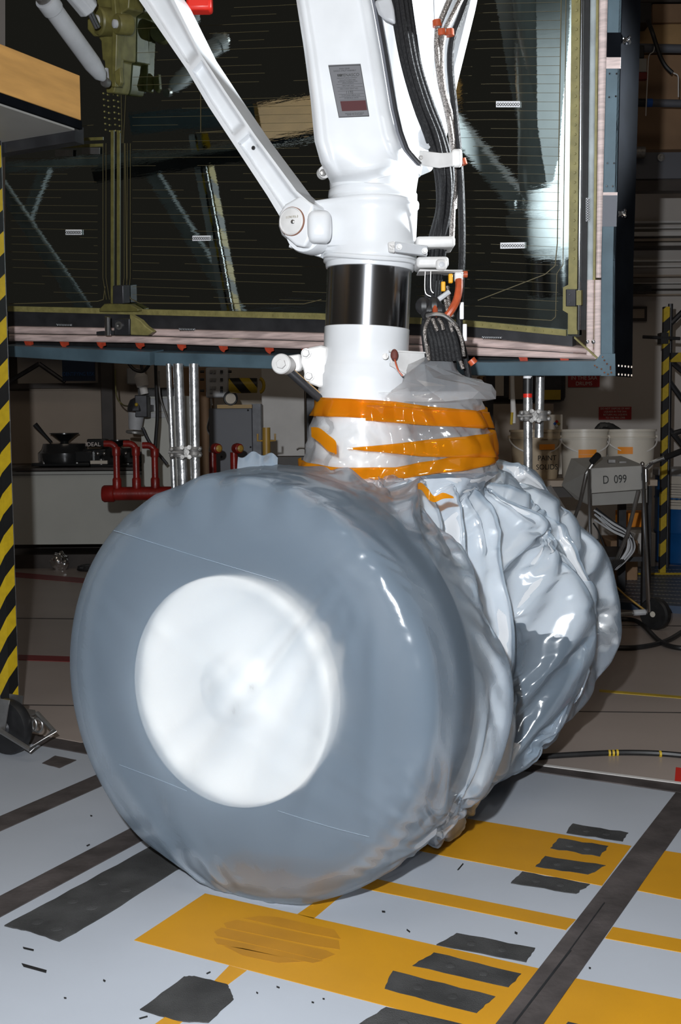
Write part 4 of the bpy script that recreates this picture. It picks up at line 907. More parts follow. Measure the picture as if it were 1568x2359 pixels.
# ---------------- blue-grey support frame
fr = thing('door_support_frame', 'blue-grey metal frame carrying the reflective gear door', 'frame', DP(700, 850, 0.1))
def fstrip(xs, m='blueframe', name='bottom_rail', off=0.10, th=0.10, **k): return dstrip(name, m, xs, FRT, FRB, off, th, parent=fr, bevel=0.003, **k)
fstrip([5, 60, 130, 200, 270, 345]); fstrip([356, 450, 550, 650, 750, 850, 950, 1050, 1128, 1200, 1300, 1412], off=0.09)
XF = lambda y: interp(y, (0, 600, 870), (1399, 1384, 1382))
XF2 = lambda y: interp(y, (0, 600, 870), (1433, 1418, 1416))
fy = [-260, 0, 150, 300, 450, 600, 750, 866]
vstrip('side_rail', 'blueframe', fy, XF, XF2, 0.10, 0.10, parent=fr, bevel=0.003)
XF3 = lambda y: interp(y, (-260, 0, 600, 870), (1452, 1440, 1420, 1417))
sd_ = MB(); 
L_ = [DP(XF2(y), y, 0.10) for y in fy]
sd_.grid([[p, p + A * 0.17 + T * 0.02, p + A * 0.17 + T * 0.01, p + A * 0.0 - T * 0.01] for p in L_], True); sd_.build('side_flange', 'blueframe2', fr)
lab(dprism('corner_plate', 'blueframe', [(1365, 838), (1384, 815), (1416, 815), (1417, 866), (1385, 866)], 0.108, 0.006, parent=fr), 'riveted corner plate')
rvf = MB()
for (x_, y_) in ((1388, 822), (1392, 830), (1398, 838), (1385, 850), (1392, 858), (1400, 862), (1408, 858), (1406, 845), (1406, 850), (1370, 842), (1375, 846)):
    rvf.lathe([(0.0045, 0), (0.003, 0.003)], DP(x_, y_, 0.109), -DN, 8)
for (x_, y_) in ((1404, 170), (1420, 170), (1403, 224), (1418, 222), (1399, 376), (1414, 376), (1397, 429), (1411, 429)):
    rvf.lathe([(0.004, 0), (0.003, 0.003)], DP(x_, y_, 0.103), -DN, 8)
for k_ in range(5):
    for z_ in (0, 1):
        p_ = DP(1417, 842 + 20 * z_, 0.10) + A * (0.02 + 0.032 * k_) + T * (0.003 + 0.02 * (0.02 + 0.032 * k_) / 0.17); rvf.lathe([(0.005, 0), (0.004, 0.004)], p_, T, 8)
stuff(rvf.build('rivets', 'chrome', fr))
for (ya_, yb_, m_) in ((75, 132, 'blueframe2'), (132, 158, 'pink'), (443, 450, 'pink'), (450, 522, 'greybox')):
    vstrip('rail_patch', m_, [ya_, yb_], lambda y: XF(y) + 0.5, lambda y: XF2(y) - 0.5, 0.102, 0.003, parent=fr)
for yy in (95, 492):
    p_ = DP(XF2(yy) + 13, yy, 0.06)
    o_ = MB().lathe([(0.012, 0), (0.012, 0.01), (0.007, 0.012), (0.007, 0.03)], p_, -DN, 14).build('wing_nut', 'chrome', fr)
    for s_ in (-1, 1):
        for s2 in (-1, 1): MB().tube([p_ - DN * 0.02, p_ - DN * 0.025 + T * 0.016 * s_ + Z * 0.011 * s2], [0.004, 0.006], 6).build('wing', 'chrome', o_)

# ---------------- steel tubes and clamps under the frame
def stube(name, label, x0_, x1_, yt, Y, r, m='galv', bottom=0.0, pieces=None):
    a_ = P(x0_, yt, Y); t_ = thing(name, label, 'tube', (P(x1_, 1090, Y).x, Y, bottom), 'steel support tubes under the blue frame')
    b_ = P(x1_, 1090, Y); d_ = (b_ - a_); e_ = a_ + d_ * ((a_.z - bottom) / max(1e-6, -d_.z)) if bottom is not None else b_
    MB().tube([a_, e_], r, 24).build('tube_wall', m, t_)
    return t_
YP = 4.75
stube('support_tube', 'leftmost dull steel tube under the blue frame', 388, 399, 838, YP, 0.0115, )
stube('support_tube', 'middle steel tube, second of three left of the strut', 410, 420, 838, YP - 0.03, 0.0215)
stube('support_tube', 'brightest steel tube, nearest the strut of the three', 446, 450, 838, YP - 0.06, 0.020)
def clamp(cx_, cy_, Y, s, label):
    t_ = thing('scaffold_clamp', label, 'clamp', P(cx_, cy_ + 18, Y))
    c0 = P(cx_, cy_, Y)
    for sx in (-1, 1):
        o_ = MB().lathe([(0.030 * s, -0.022 * s), (0.034 * s, -0.012 * s), (0.030 * s, 0), (0.034 * s, 0.012 * s), (0.030 * s, 0.022 * s)], c0 + V((sx * 0.030 * s, 0, 0)), Z, 20).build('jaw', 'cast', t_)
        for sz in (-1, 1):
            b__ = MB(); b__.tube([c0 + V((sx * 0.058 * s, -0.02, sz * 0.013 * s)), c0 + V((sx * 0.058 * s, -0.05 * s, sz * 0.013 * s))], 0.006 * s, 8); b__.ball(c0 + V((sx * 0.058 * s, -0.052 * s, sz * 0.013 * s)), 0.010 * s, 8, 6); b__.build('bolt', 'cast', o_)
            MB().lathe([(0.010 * s, 0), (0.010 * s, 0.012 * s)], c0 + V((sx * 0.015 * s, -0.036 * s, sz * 0.020 * s)), (0, -1, 0), 6).build('nut', 'cast', o_)
    MB().box(c0 + V((0, -0.01, 0)), (0.05 * s, 0.03 * s, 0.05 * s)).build('swivel_plate', 'cast', t_, bevel=0.004)
    MB().tube([c0 + V((-0.075 * s, -0.03, 0.0)), c0 + V((-0.01 * s, -0.034, 0.0))], 0.006 * s, 8).build('eye_bolt', 'cast', t_)
clamp(431, 1041, YP - 0.07, 1.0, 'cast swivel clamp joining the middle and bright tubes')
stube('support_tube', 'steel tube with black and red label band, right of the strut', 1215, 1216, 915, 4.15, 0.0165)
lt = tag(MB().tube([P(1215.5, 862, 4.15), P(1215, 916, 4.15)], 0.0165, 24).build('label_band', 'black'), 'black banded label tube above the right steel tube', 'tube')
MB().tube([P(1215.5, 862, 4.15), P(1215, 872, 4.15)], 0.0168, 24).build('white_cap_band', 'drywhite', lt)
MB().tube([P(1215, 907, 4.15), P(1215, 916, 4.15)], 0.0168, 24).build('red_band', 'red', lt)
st2 = thing('support_tube', 'short galvanised tube ending above the buckets, right of the strut', 'tube', P(1242, 1008, 4.2), 'steel support tubes under the blue frame')
MB().tube([P(1244, 862, 4.2), P(1241, 1008, 4.2)], 0.0165, 24).build('tube_wall', 'galv', st2)
clamp(1228, 958, 4.12, 0.85, 'cast swivel clamp joining the two right tubes')

#@@STAND
# ================================================================= LEFT WORK STAND
stn = thing('work_stand', 'wheeled work stand with yellow and black striped post at left edge', 'stand', V((-1.35, 4.2, 0)))
pr_ = P(33, 1640, 4.3); zb = pr_.z; ztop = 2.42
AX3 = (T, A, Z)
pc = V((pr_.x, 4.3, 0)) - T * 0.024
MB().box(pc + Z * ((zb + ztop) / 2), (0.048, 0.05, ztop - zb), AX3).build('striped_post', 'haz', stn)
MB().box(pc - T * 0.042 + Z * ((zb + ztop) / 2), (0.034, 0.05, ztop - zb), AX3).build('grey_post', 'whitegrey', stn)
MB().box(pc + A * 0.031 + T * 0.006 + Z * ((zb + ztop) / 2), (0.022, 0.010, ztop - zb), AX3).build('silver_post_edge', 'galv', stn)
# toe board
e0 = P(180, 226, 4.2); zt0, zt1 = P(180, 175, 4.2).z, P(180, 278, 4.2).z
tl = 2.6
MB().box(e0 - A * tl / 2 + Z * ((zt0 + zt1) / 2 - e0.z), (0.022, tl, zt0 - zt1), AX3).build('toe_board', 'tan', stn, bevel=0.002)
MB().box(e0 - A * tl / 2 - T * 0.5 + Z * (zt1 - 0.02 - e0.z), (1.0, tl, 0.04), AX3).build('deck', 'cartgrey', stn)
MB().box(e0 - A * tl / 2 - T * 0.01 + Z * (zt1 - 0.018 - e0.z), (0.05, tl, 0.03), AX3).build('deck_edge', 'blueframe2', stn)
MB().box(e0 - T * 0.5 + A * 0.0 + Z * (zt1 - 0.05 - e0.z), (1.0, 0.05, 0.06), AX3).build('cross_rail', 'darkmetal', stn)
# frame members (seen in the door's reflection)
def mirror(p): 
    return p - DN * (2 * (p - D0).dot(DN))
def rbeam(p, q, wd, m='greyseal', Yv=5.9, Yv2=None):
    a_, b_ = mirror(P(p[0], p[1], Yv)), mirror(P(q[0], q[1], Yv2 or Yv)); d_ = (b_ - a_); L_ = d_.length; d_.normalize(); s_ = d_.cross(A).normalized()
    return MB().box((a_ + b_) / 2, (L_, wd, 0.03), (d_, s_, d_.cross(s_))).build('diagonal_brace', m, stn)
rbeam((0, 425), (200, 720), 0.075, Yv=6.0, Yv2=6.0)
rbeam((108, 380), (55, 520), 0.06, Yv=6.2)
rbeam((345, 390), (560, 740), 0.075, Yv=6.1)
rbeam((0, 388), (590, 338), 0.045, Yv=5.9)
rbeam((300, 285), (590, 262), 0.10, 'blueframe', Yv=5.9)
# base, caster
MB().box(P(30, 1652, 4.25) - T * 0.1, (0.34, 0.10, 0.05), AX3).build('base_beam', 'steel', stn, bevel=0.003)
MB().box(P(40, 1645, 4.2), (0.12, 0.10, 0.008), AX3).build('swivel_plate', 'steel', stn, bevel=0.002)
cw = V((P(20, 1720, 4.12).x, 4.12, 0.105))
cwx = V((0.80, -0.60, 0))
wv = MB().lathe([(0.05, -0.022), (0.075, -0.025), (0.10, -0.022), (0.105, -0.012), (0.105, 0.012), (0.10, 0.022), (0.075, 0.025), (0.05, 0.022)], cw, V((-0.45, -0.89, 0)), 36).build('caster_wheel', 'black', stn)
MB().lathe([(0.05, -0.02), (0.05, 0.02), (0.03, 0.016), (0.02, 0.03), (0.001, 0.03)], cw, V((-0.45, -0.89, 0)), 24).build('rim', 'darkmetal', wv)
fk = MB()
ax_ = V((-0.45, -0.89, 0)).normalized()
for s_ in (-1, 1):
    o_ = cw + ax_ * 0.036 * s_
    fk.prism([o_ + T * -0.02 + Z * 0.115, o_ + T * 0.05 + Z * 0.115, o_ + T * 0.02 + Z * -0.01, o_ + T * -0.02 + Z * -0.01], ax_ * 0.004)
fk.build('fork', 'steel', stn)
brk = [cw + ax_ * 0.05, cw + ax_ * 0.05 + T * 0.155 + Z * -0.055, cw - ax_ * 0.03 + T * 0.20 + Z * 0.0, cw - ax_ * 0.05 + T * 0.10 + Z * 0.05]
MB().tube(brk, 0.010, 8).build('brake_pedal', 'steel', stn)
for k_, dx in enumerate((0, 0.03)):
    c_ = P(72, 1668, 4.12) + T * dx
    MB().tube([c_ + (T * math.cos(2 * math.pi * i / 20) + Z * math.sin(2 * math.pi * i / 20)) * 0.026 for i in range(20)], 0.0045, 8, closed=True).build('lock_ring', 'steel', stn)
MB().tube([P(30, 1670, 4.15), P(72, 1668, 4.12)], 0.010, 8).build('lock_pin', 'steel', stn)
# red block at the top
single(pxbox(428, -20, 486, 21, 3.6, 0.06), 'red_flag', 'red', 'bright red plastic block at the top edge above the diagonal brace', 'flag', bevel=0.01)

#@@GEAR
# ================================================================= LANDING GEAR
gear = thing('landing_gear', 'white landing gear strut with polished black band, standing on two bagged wheels', 'landing gear', C)
S0, S1 = P(841, 850, 3.42), P(857, 480, 3.42)
SA = (S1 - S0).normalized()
def sax(y, Y=3.42):    # point on strut axis at pixel row y
    z = P(850, y, 3.42).z; return S0 + SA * ((z - S0.z) / SA.z)
def hy(y): return (P(850, y, 3.42).z - S0.z) / SA.z
R = 0.1295
prof_low = [(R * 1.0, hy(1290)), (R * 1.08, hy(1200)), (R * 1.10, hy(1000)), (R * 1.10, hy(905)), (R * 1.08, hy(893)), (R * 1.09, hy(884)), (R * 1.09, hy(868)), (R * 1.06, hy(862)), (R * 1.06, hy(848)), (R * 1.03, hy(842)), (R * 1.0, hy(825)), (R * 1.0, hy(757)), (R * 0.97, hy(755))]
MB().lathe(prof_low, S0, SA, 72).build('lower_cylinder', 'white', gear)
MB().lathe([(R * 0.985, hy(790)), (R * 0.985, hy(600))], S0, SA, 96).build('polished_piston', 'piston', gear)['label'] = 'polished dark piston band'
prof_up = [(R * 0.98, hy(623)), (R * 1.02, hy(622)), (R * 1.035, hy(616)), (R * 1.03, hy(590)), (R * 1.05, hy(575)), (R * 1.05, hy(475)), (R * 1.02, hy(470)), (R * 1.01, hy(462)), (R * 1.035, hy(458)), (R * 1.03, hy(446)), (R * 1.00, hy(442)), (R * 1.02, hy(420)), (R * 1.06, hy(390)), (R * 1.08, hy(340)), (R * 1.0, hy(200)), (R * 0.96, hy(-80))]
MB().lathe(prof_up, S0, SA, 72).build('upper_cylinder', 'white', gear)
# collar with lug: stacked teardrop sections
LD = (P(675, 512, 3.42) - sax(512)); LD.z = 0; lugd = LD.length; LD.normalize(); LQ = Z.cross(LD)
rows = []
def section(yp, rc, reach, rl):
    c0 = sax(yp); pts = []
    N_ = 64
    for k in range(N_):
        th = 2 * math.pi * k / N_
        d2 = (math.cos(th), math.sin(th))
        s1 = rc; s2 = reach * d2[0] + rl
        # support-function based hull point
        if s2 > s1: p_ = (reach + rl * d2[0], rl * d2[1])
        else: p_ = (rc * d2[0], rc * d2[1])
        pts.append(c0 + LD * p_[0] + LQ * p_[1])
    return pts
rc = R * 1.055
sec = [(467, rc * 0.985, 0.05, 0.03), (470, rc * 1.02, 0.17, 0.05), (473, rc * 1.03, 0.195, 0.052), (482, rc * 1.03, 0.20, 0.052), (485, rc * 1.0, 0.215, 0.046), (500, rc, 0.235, 0.044), (520, rc, 0.235, 0.044), (540, rc, 0.225, 0.044), (556, rc, 0.20, 0.044), (568, rc, 0.165, 0.046), (577, rc * 1.005, 0.12, 0.05), (586, rc * 1.02, 0.09, 0.06), (596, rc * 1.03, 0.06, 0.07), (603, rc * 1.03, 0.02, 0.08), (606, rc * 0.99, 0.0, 0.08)]
rows = [section(*s_) for s_ in sec]
MB().grid(rows, True).add(rows[0], [tuple(range(64))]).add(rows[-1], [tuple(range(64))]).build('lug_collar', 'white', gear, ang=60, bevel=0)
# swept lip under the collar
lip = []
for i in range(30):
    u = i / 29; xx = 668 + (952 - 668) * u
    yy = 566 + 44 * (1 - (1 - min(1, u * 1.25)) ** 2) if u < 0.8 else 610
    # front half ring position
    rr_ = rc * 1.02
    cc = sax(yy); dx_ = (P(xx, yy, 3.42) - cc).x
    if abs(dx_) < rr_: lip.append(V((cc.x + dx_, cc.y - math.sqrt(rr_ ** 2 - dx_ ** 2), cc.z)))
    else: lip.append(V((cc.x + dx_, cc.y - 0.03 + 0.0 * u, cc.z)))
MB().tube(lip, 0.008, 10).build('collar_lip', 'white', gear)
# smooth cast pad beside the lug
pd = []
c0 = P(735, 520, 3.27)
for i in range(13):
    ph = math.pi * i / 12
    pd.append([c0 + V((math.copysign(abs(math.cos(t_)) ** 0.55, math.cos(t_)) * 0.036 * math.sin(ph) ** 0.6, -0.03 * math.cos(ph) + 0.02, math.copysign(abs(math.sin(t_)) ** 0.55, math.sin(t_)) * 0.048 * math.sin(ph) ** 0.6)) for t_ in [2 * math.pi * k / 28 for k in range(28)]])
MB().grid(pd, True).build('cast_pad', 'white', gear, ang=60)

# drag brace
db = thing('drag_brace', 'white channelled diagonal brace pinned to the strut collar', 'brace', P(675, 512, 3.33))
PB = P(675, 512, 3.31)
def BP(x, y, off=0.0): return PL(x, y, PB + A * off, A)
Lp = [(205, -170), (320, 0), (430, 160), (480, 245), (548, 348), (615, 450), (648, 505)]
Rp = [(285, -170), (401, 0), (461, 122), (520, 212), (588, 312), (683, 440), (722, 474)]
def along(pts, u):
    n_ = len(pts) - 1; t_ = u * n_; i = min(int(t_), n_ - 1); f_ = t_ - i
    return (pts[i][0] + (pts[i + 1][0] - pts[i][0]) * f_, pts[i][1] + (pts[i + 1][1] - pts[i][1]) * f_)
pk = [(0.02, 0.36), (0.375, 0.655), (0.67, 0.735), (0.70, 0.93)]
pk = [(0.0, 0.335), (0.352, 0.625), (0.642, 0.955)]
rowsF, NU, NW = [], 150, 22
for i in range(NU + 1):
    u = i / NU; l_, r_ = along(Lp, u), along(Rp, u); row = []
    for k in range(NW + 1):
        wv_ = k / NW; d_ = 0
        for (a_, b_) in pk:
            mg = 0.17
            e = min((u - a_) / 0.022, (b_ - u) / 0.022, (wv_ - mg) / 0.13, (1 - mg * 0.7 - wv_) / 0.13)
            # rounded corners
            d_ = max(d_, 0.026 * sstep(0, 1, e))
        row.append(BP(l_[0] + (r_[0] - l_[0]) * wv_, l_[1] + (r_[1] - l_[1]) * wv_, d_))
    rowsF.append(row)
bm_ = MB().grid(rowsF)
bk = [[BP(*along(Lp, i / 40), 0.0) + A * 0.022 for i in range(41)]]
thk = 0.022
loopL = [r_[0] for r_ in rowsF]; loopR = [r_[-1] for r_ in rowsF]
bm_.grid([loopL, [p + A * 0.085 for p in loopL]]); bm_.grid([[p + A * 0.085 for p in loopR], [p for p in loopR]])
bm_.grid([[p + A * 0.085 for p in loopR], [p + A * 0.085 for p in loopL]])
bm_.build('channel_beam', 'white', db, ang=50)
# web groove along the right side
g0 = [BP(*along(Rp, u), 0.034) + T * 0.0015 for u in [0.0 + 0.9 * i / 20 for i in range(21)]]
MB().tube(g0, 0.006, 8).build('side_groove', 'darkmetal', db)
g1 = [BP(*along(Rp, u), 0.06) + T * 0.016 for u in [0.0 + 0.9 * i / 20 for i in range(21)]]
rws = [[p - A * 0.02 - T * 0.02, p - A * 0.012, p + A * 0.012, p + A * 0.02 - T * 0.02] for p in g1]
MB().grid(rws, True).add(rws[-1], [(0, 1, 2, 3)]).build('rear_flange', 'white', db, ang=50)
# clevis end disc
cl = []
for k in range(40):
    th = 2 * math.pi * k / 40; cl.append(BP(686 + 44 * math.cos(th), 520 + 50 * math.sin(th), -0.004))
MB().prism([BP(x, y, -0.004) for x, y in ((640, 492), (655, 470), (690, 450), (722, 472), (712, 500), (712, 548), (700, 570), (680, 566), (655, 545), (644, 520))], A * 0.10).build('clevis_end', 'white', db, bevel=0.008, seg=3)
MB().lathe([(0.062, 0), (0.066, 0.01), (0.066, 0.06)], BP(700, 530, 0.03), A, 40).build('rear_clevis', 'white', db)
pc_ = MB().lathe([(0.040, 0.004), (0.040, 0.013), (0.0375, 0.015), (0.036, 0.012), (0.031, 0.0135), (0.001, 0.0145)], BP(675, 511, 0.0), -A, 48).build('pin_cap', 'white2', db)
MB().lathe([(0.0415, 0.0), (0.0415, 0.0105), (0.039, 0.0115)], BP(675, 511, 0.0), -A, 48).build('rust_ring', mat('rusty_edge', (0.22, 0.09, 0.05), 0.6), pc_)
MB().lathe([(0.006, 0), (0.006, 0.004), (0.003, 0.006)], BP(675, 511, -0.0145), -A, 16).build('centre_nipple', 'steel', pc_)
M['faint'] = mat('faint_grey_print', (0.30, 0.27, 0.20), 0.6)
text('1174193-3', BP(672, 500, -0.0152), T, Z, 0.007, 'faint', pc_)
MB().lathe([(0.006, 0), (0.006, 0.003), (0.005, 0.004)], BP(584, 341, 0.024), -A, 16).build('drain_hole', 'black', db)

# upper housing: broad front panel with raised edge beads
HL = [(640, -360), (682, 0), (700, 115), (715, 230), (724, 325), (738, 375), (757, 413), (770, 440)]
HR = [(775, -360), (856, 0), (877, 115), (899, 250), (912, 305), (927, 345), (948, 370), (963, 385)]
PH = P(800, 200, 3.235); HN = V((0.02, 0.985, 0.0)).normalized()
def HP(x, y, off=0.0): return PL(x, y, PH + HN * off, HN)
rows = []
for i in range(90):
    u = i / 89; l_, r_ = along(HL, u), along(HR, u); row = []
    for k in range(41):
        w_ = k / 40; fade = 1 - sstep(0.72, 0.95, u)
        bead = 0.014 * (sstep(0.0, 0.05, w_) * (1 - sstep(0.10, 0.17, w_))) * fade + 0.012 * sstep(0.83, 0.87, w_) * fade * (1 - sstep(0.96, 1.0, w_))
        curve = (0.10 * (2 * w_ - 1) ** 2 * sstep(0.6, 1.0, u)) + 0.025 * (2 * w_ - 1) ** 4 + 0.035 * (sstep(0.8, 1.0, u))
        row.append(HP(l_[0] + (r_[0] - l_[0]) * w_, l_[1] + (r_[1] - l_[1]) * w_, 0.016 - bead + curve))
    rows.append(row)
hm = MB().grid(rows)
ll = [r_[0] for r_ in rows]; lr = [r_[-1] for r_ in rows]
hm.grid([ll, [p + V((0.02, 0.14, 0)) for p in ll]]); hm.grid([[p + V((0.0, 0.10, 0)) for p in lr], lr])
hm.build('upper_housing', 'white', gear, ang=60)
# dark seam and grey flange along right side of the housing
MB().tube([HP(*along(HR, u), 0.016) + V((0.014, 0, 0)) for u in [i / 30 for i in range(29)]], 0.006, 8).build('housing_seam', 'darkmetal', gear)
rws = [[HP(*along(HR, u), 0.018) + V((0.0, 0.0, 0)), HP(*along(HR, u), 0.012) + V((0.013, 0.006, 0)), HP(*along(HR, u), 0.03) + V((0.014, 0.012, 0)), HP(*along(HR, u), 0.03)] for u in [i / 30 for i in range(30)]]
MB().grid(rws, True).build('housing_flange', 'greybox', gear, ang=50)
# right hand flange behind the hoses
MB().prism([P(985, -330, 3.5), P(1135, -330, 3.5), P(1100, -60, 3.5), P(1088, 0, 3.5), P(1046, 172, 3.5), P(1020, 300, 3.5), P(985, 380, 3.5), P(950, 395, 3.5), P(930, 200, 3.5)], V((0.02, 0.09, 0))).build('rear_flange', 'white', gear, bevel=0.006)
# round side cylinder right of the panel
MB().tube([P(880, -420, 3.46), P(905, -120, 3.45), P(925, 120, 3.44), P(925, 300, 3.42), P(915, 400, 3.42)], [0.118, 0.115, 0.098, 0.085, 0.07], 40).build('side_cylinder', 'white', gear)
# little clamp left
o_ = MB().lathe([(0.018, -0.012), (0.018, 0.012)], P(745, 398, 3.36), (0.3, -1, 0), 20).build('side_clamp', 'white2', gear)
MB().lathe([(0.010, 0), (0.010, 0.006), (0.006, 0.008)], P(743, 398, 3.34), (0.3, -1, 0), 10).build('rusty_bolt', 'cast', o_)

# data plate
dpz = [(756, 152), (830, 149), (850, 268), (780, 271)]
def plate_pt(u, v, off=-0.001):
    a_ = V((*dpz[0], 0)).lerp(V((*dpz[1], 0)), u); b_ = V((*dpz[3], 0)).lerp(V((*dpz[2], 0)), u); q = a_.lerp(b_, v); return HP(q.x, q.y, off + 0.016)
pl = MB().prism([plate_pt(0, 0, 0.004), plate_pt(1, 0, 0.004), plate_pt(1, 1, 0.004), plate_pt(0, 1, 0.004)], -HN * 0.009).build('data_plate', 'plate', gear)
xd, yd = plate_pt(1, 0.5) - plate_pt(0, 0.5), plate_pt(0.5, 0) - plate_pt(0.5, 1)
MB().prism([plate_pt(0.15, 0.69, -0.0045), plate_pt(0.97, 0.69, -0.0045), plate_pt(0.97, 0.88, -0.0045), plate_pt(0.15, 0.88, -0.0045)], -HN * 0.0015).build('maroon_block', 'maroon', pl)
for (b_, u, v, h_) in (('MAIN GEAR', 0.50, 0.065, 0.0040), ('SHOCK STRUT ASSEMBLY', 0.50, 0.105, 0.0040), ('MENASCO', 0.63, 0.19, 0.0082), ('MANUFACTURING COMPANY', 0.53, 0.245, 0.0030), ('MANUFACTURED FOR', 0.53, 0.285, 0.0032), ('ROCKWELL INTERNATIONAL', 0.53, 0.315, 0.0030), ('SPACE DIVISION', 0.53, 0.34, 0.0032),
                       ('MFG PART NO.', 0.52, 0.395, 0.0036), ('MFG CODE IDENT NO.', 0.53, 0.455, 0.0036), ('1170', 0.52, 0.525, 0.0075), ('CUSTOMER SERIAL NO.', 0.55, 0.585, 0.0036), ('OVERHAUL DATE', 0.55, 0.635, 0.0036), ('SERVICE INSTRUCTIONS', 0.56, 0.93, 0.0035), ('REFER TO PLACARD', 0.56, 0.955, 0.0035)):
    text(b_, plate_pt(u - 0.02, v, -0.0052), xd, yd, h_, 'blacktext', pl, ext=0.0002)
for k_ in range(3):
    u = 0.225 + k_ * 0.05; MB().prism([plate_pt(u, 0.165, -0.005), plate_pt(u + 0.038, 0.165, -0.005), plate_pt(u + 0.038, 0.212, -0.005), plate_pt(u, 0.212, -0.005)], -HN * 0.0006).build('emblem_bar', 'blacktext', pl)
lns = MB()
for v in (0.36, 0.42, 0.49, 0.555, 0.61, 0.665): lns.prism([plate_pt(0.14, v, -0.0052), plate_pt(0.96, v, -0.0052), plate_pt(0.96, v + 0.004, -0.0052), plate_pt(0.14, v + 0.004, -0.0052)], -HN * 0.0003)
for (a_, b_, c_, d_) in ((0, 0, 1, 0.012), (0, 0.988, 1, 1), (0, 0, 0.015, 1), (0.985, 0, 1, 1)): lns.prism([plate_pt(a_, b_, -0.0052), plate_pt(c_, b_, -0.0052), plate_pt(c_, d_, -0.0052), plate_pt(a_, d_, -0.0052)], -HN * 0.0003)
lns.build('ruled_lines', 'blacktext', pl)

# brackets right of the strut
b1 = MB().prism([P(893, 558, 3.27), P(909, 555, 3.26), P(909, 582, 3.26), P(895, 580, 3.27)], V((0, 0.02, 0))).build('bracket_foot', 'white2', gear, bevel=0.003)
MB().lathe([(0.0075, 0), (0.0075, 0.004)], P(902, 569, 3.262), (0, -1, 0), 14).build('rusty_hole', 'cast', b1)
b2 = MB().prism([P(909, 556, 3.255), P(985, 566, 3.28), P(984, 589, 3.28), P(909, 580, 3.255)], V((0.0, 0.03, 0))).build('flat_bracket', 'whitegrey', gear, bevel=0.003)
for (x_, y_) in ((919, 569), (978, 578)): hexbolt(MB(), P(x_, y_, 3.255), (0, -1, 0), 0.007, 0.009).build('bolt', 'white2', b2)
def rblock(x0_, y0_, x1_, y1_, Y, d, name='junction_block', m='white2'):
    return pxbox(x0_, y0_, x1_, y1_, Y, d).build(name, m, gear, bevel=0.010, seg=4)
rblock(958, 543, 1049, 569, 3.30, 0.13); rblock(959, 590, 1034, 616, 3.29, 0.12)
bx = rblock(1004, 596, 1030, 622, 3.275, 0.02); MB().lathe([(0.008, 0), (0.008, 0.002), (0.005, 0.003)], P(1017, 609, 3.275), (0, -1, 0), 14).build('seal_dot', 'whitegrey', bx)
MB().tube([P(966, 623, 3.31), P(1060, 625, 3.31), P(1066, 630, 3.31)], 0.004, 8).build('angle_edge', 'white2', gear)
pxbox(964, 621, 1066, 625, 3.29, 0.10).build('angle_plate', 'white2', gear, bevel=0.002)
pxbox(1047, 627, 1067, 647, 3.31, 0.03).build('angle_lip', 'white2', gear, bevel=0.004)
b3 = MB().prism([P(900, 808, 3.28), P(980, 812, 3.34), P(985, 826, 3.34), P(928, 868, 3.32), P(905, 845, 3.28), P(898, 830, 3.28)], V((0.0, 0.012, 0))).build('lower_bracket', 'white2', gear, bevel=0.003)
MB().prism([P(896, 806, 3.27), P(984, 811, 3.33), P(984, 814, 3.33), P(896, 810, 3.27)], V((0, 0.03, 0))).build('bracket_flange', 'white2', b3)
MB().prism([P(898, 836, 3.27), P(938, 856, 3.30), P(936, 862, 3.30), P(898, 842, 3.27)], V((0, 0.03, 0))).build('bracket_flange', 'white2', b3)
MB().lathe([(0.009, 0), (0.009, 0.004)], P(887, 821, 3.275), (0, -1, 0), 14).build('bolt_hole', 'cast', b3)
crm = MB().ball(P(908, 818, 3.262), 0.016, 10, 8, (0.7, 0.5, 1.1)).build('rusty_plug', mat('dark_rust', (0.13, 0.03, 0.02), 0.7, var=0.4, scale=60), b3, ang=80)
MB().tube(catmull([P(908, 824, 3.26), P(912, 840, 3.255), P(918, 855, 3.25), P(927, 866, 3.25)], 4), 0.0025, 6).build('lockwire', 'redrubber', b3)

# lower left lug with bolts and rod
lg = MB().prism([P(738, 795, 3.36), P(722, 798, 3.36), P(712, 800, 3.36), P(694, 808, 3.36), P(690, 835, 3.36), P(697, 850, 3.36), P(700, 868, 3.36), P(712, 884, 3.36), P(735, 893, 3.36), P(750, 890, 3.36), P(755, 800, 3.36)], V((0.02, 0.05, 0))).build('side_lug', 'white2', gear, bevel=0.006, seg=3)
for (x_, y_) in ((705, 814), (712, 867)): hexbolt(MB(), P(x_, y_, 3.355), (-0.1, -1, 0.0), 0.012, 0.02).build('hex_bolt', 'white2', lg)
MB().prism([P(655, 820, 3.36), P(690, 815, 3.36), P(694, 845, 3.36), P(690, 855, 3.36), P(668, 858, 3.36)], V((0.01, 0.03, 0))).build('lug_arm', 'white2', lg, bevel=0.005)
jh = MB().lathe([(0.028, -0.04), (0.030, 0.0), (0.030, 0.012), (0.027, 0.016), (0.018, 0.017), (0.001, 0.017)], P(650, 839, 3.30), V((-0.28, -1, 0.05)), 36).build('jacking_boss', 'white2', gear)
hexbolt(MB(), P(649, 839, 3.285), V((-0.28, -1, 0.05)), 0.0145, 0.014).build('hex_head', 'white2', jh)
MB().tube([P(660, 850, 3.33), P(735, 918, 3.36), P(775, 955, 3.40)], 0.0125, 20).build('link_rod', 'darkmetal', gear)
MB().tube([P(672, 850, 3.345), P(742, 912, 3.38)], 0.004, 8).build('rod_strip', 'tan2', gear)

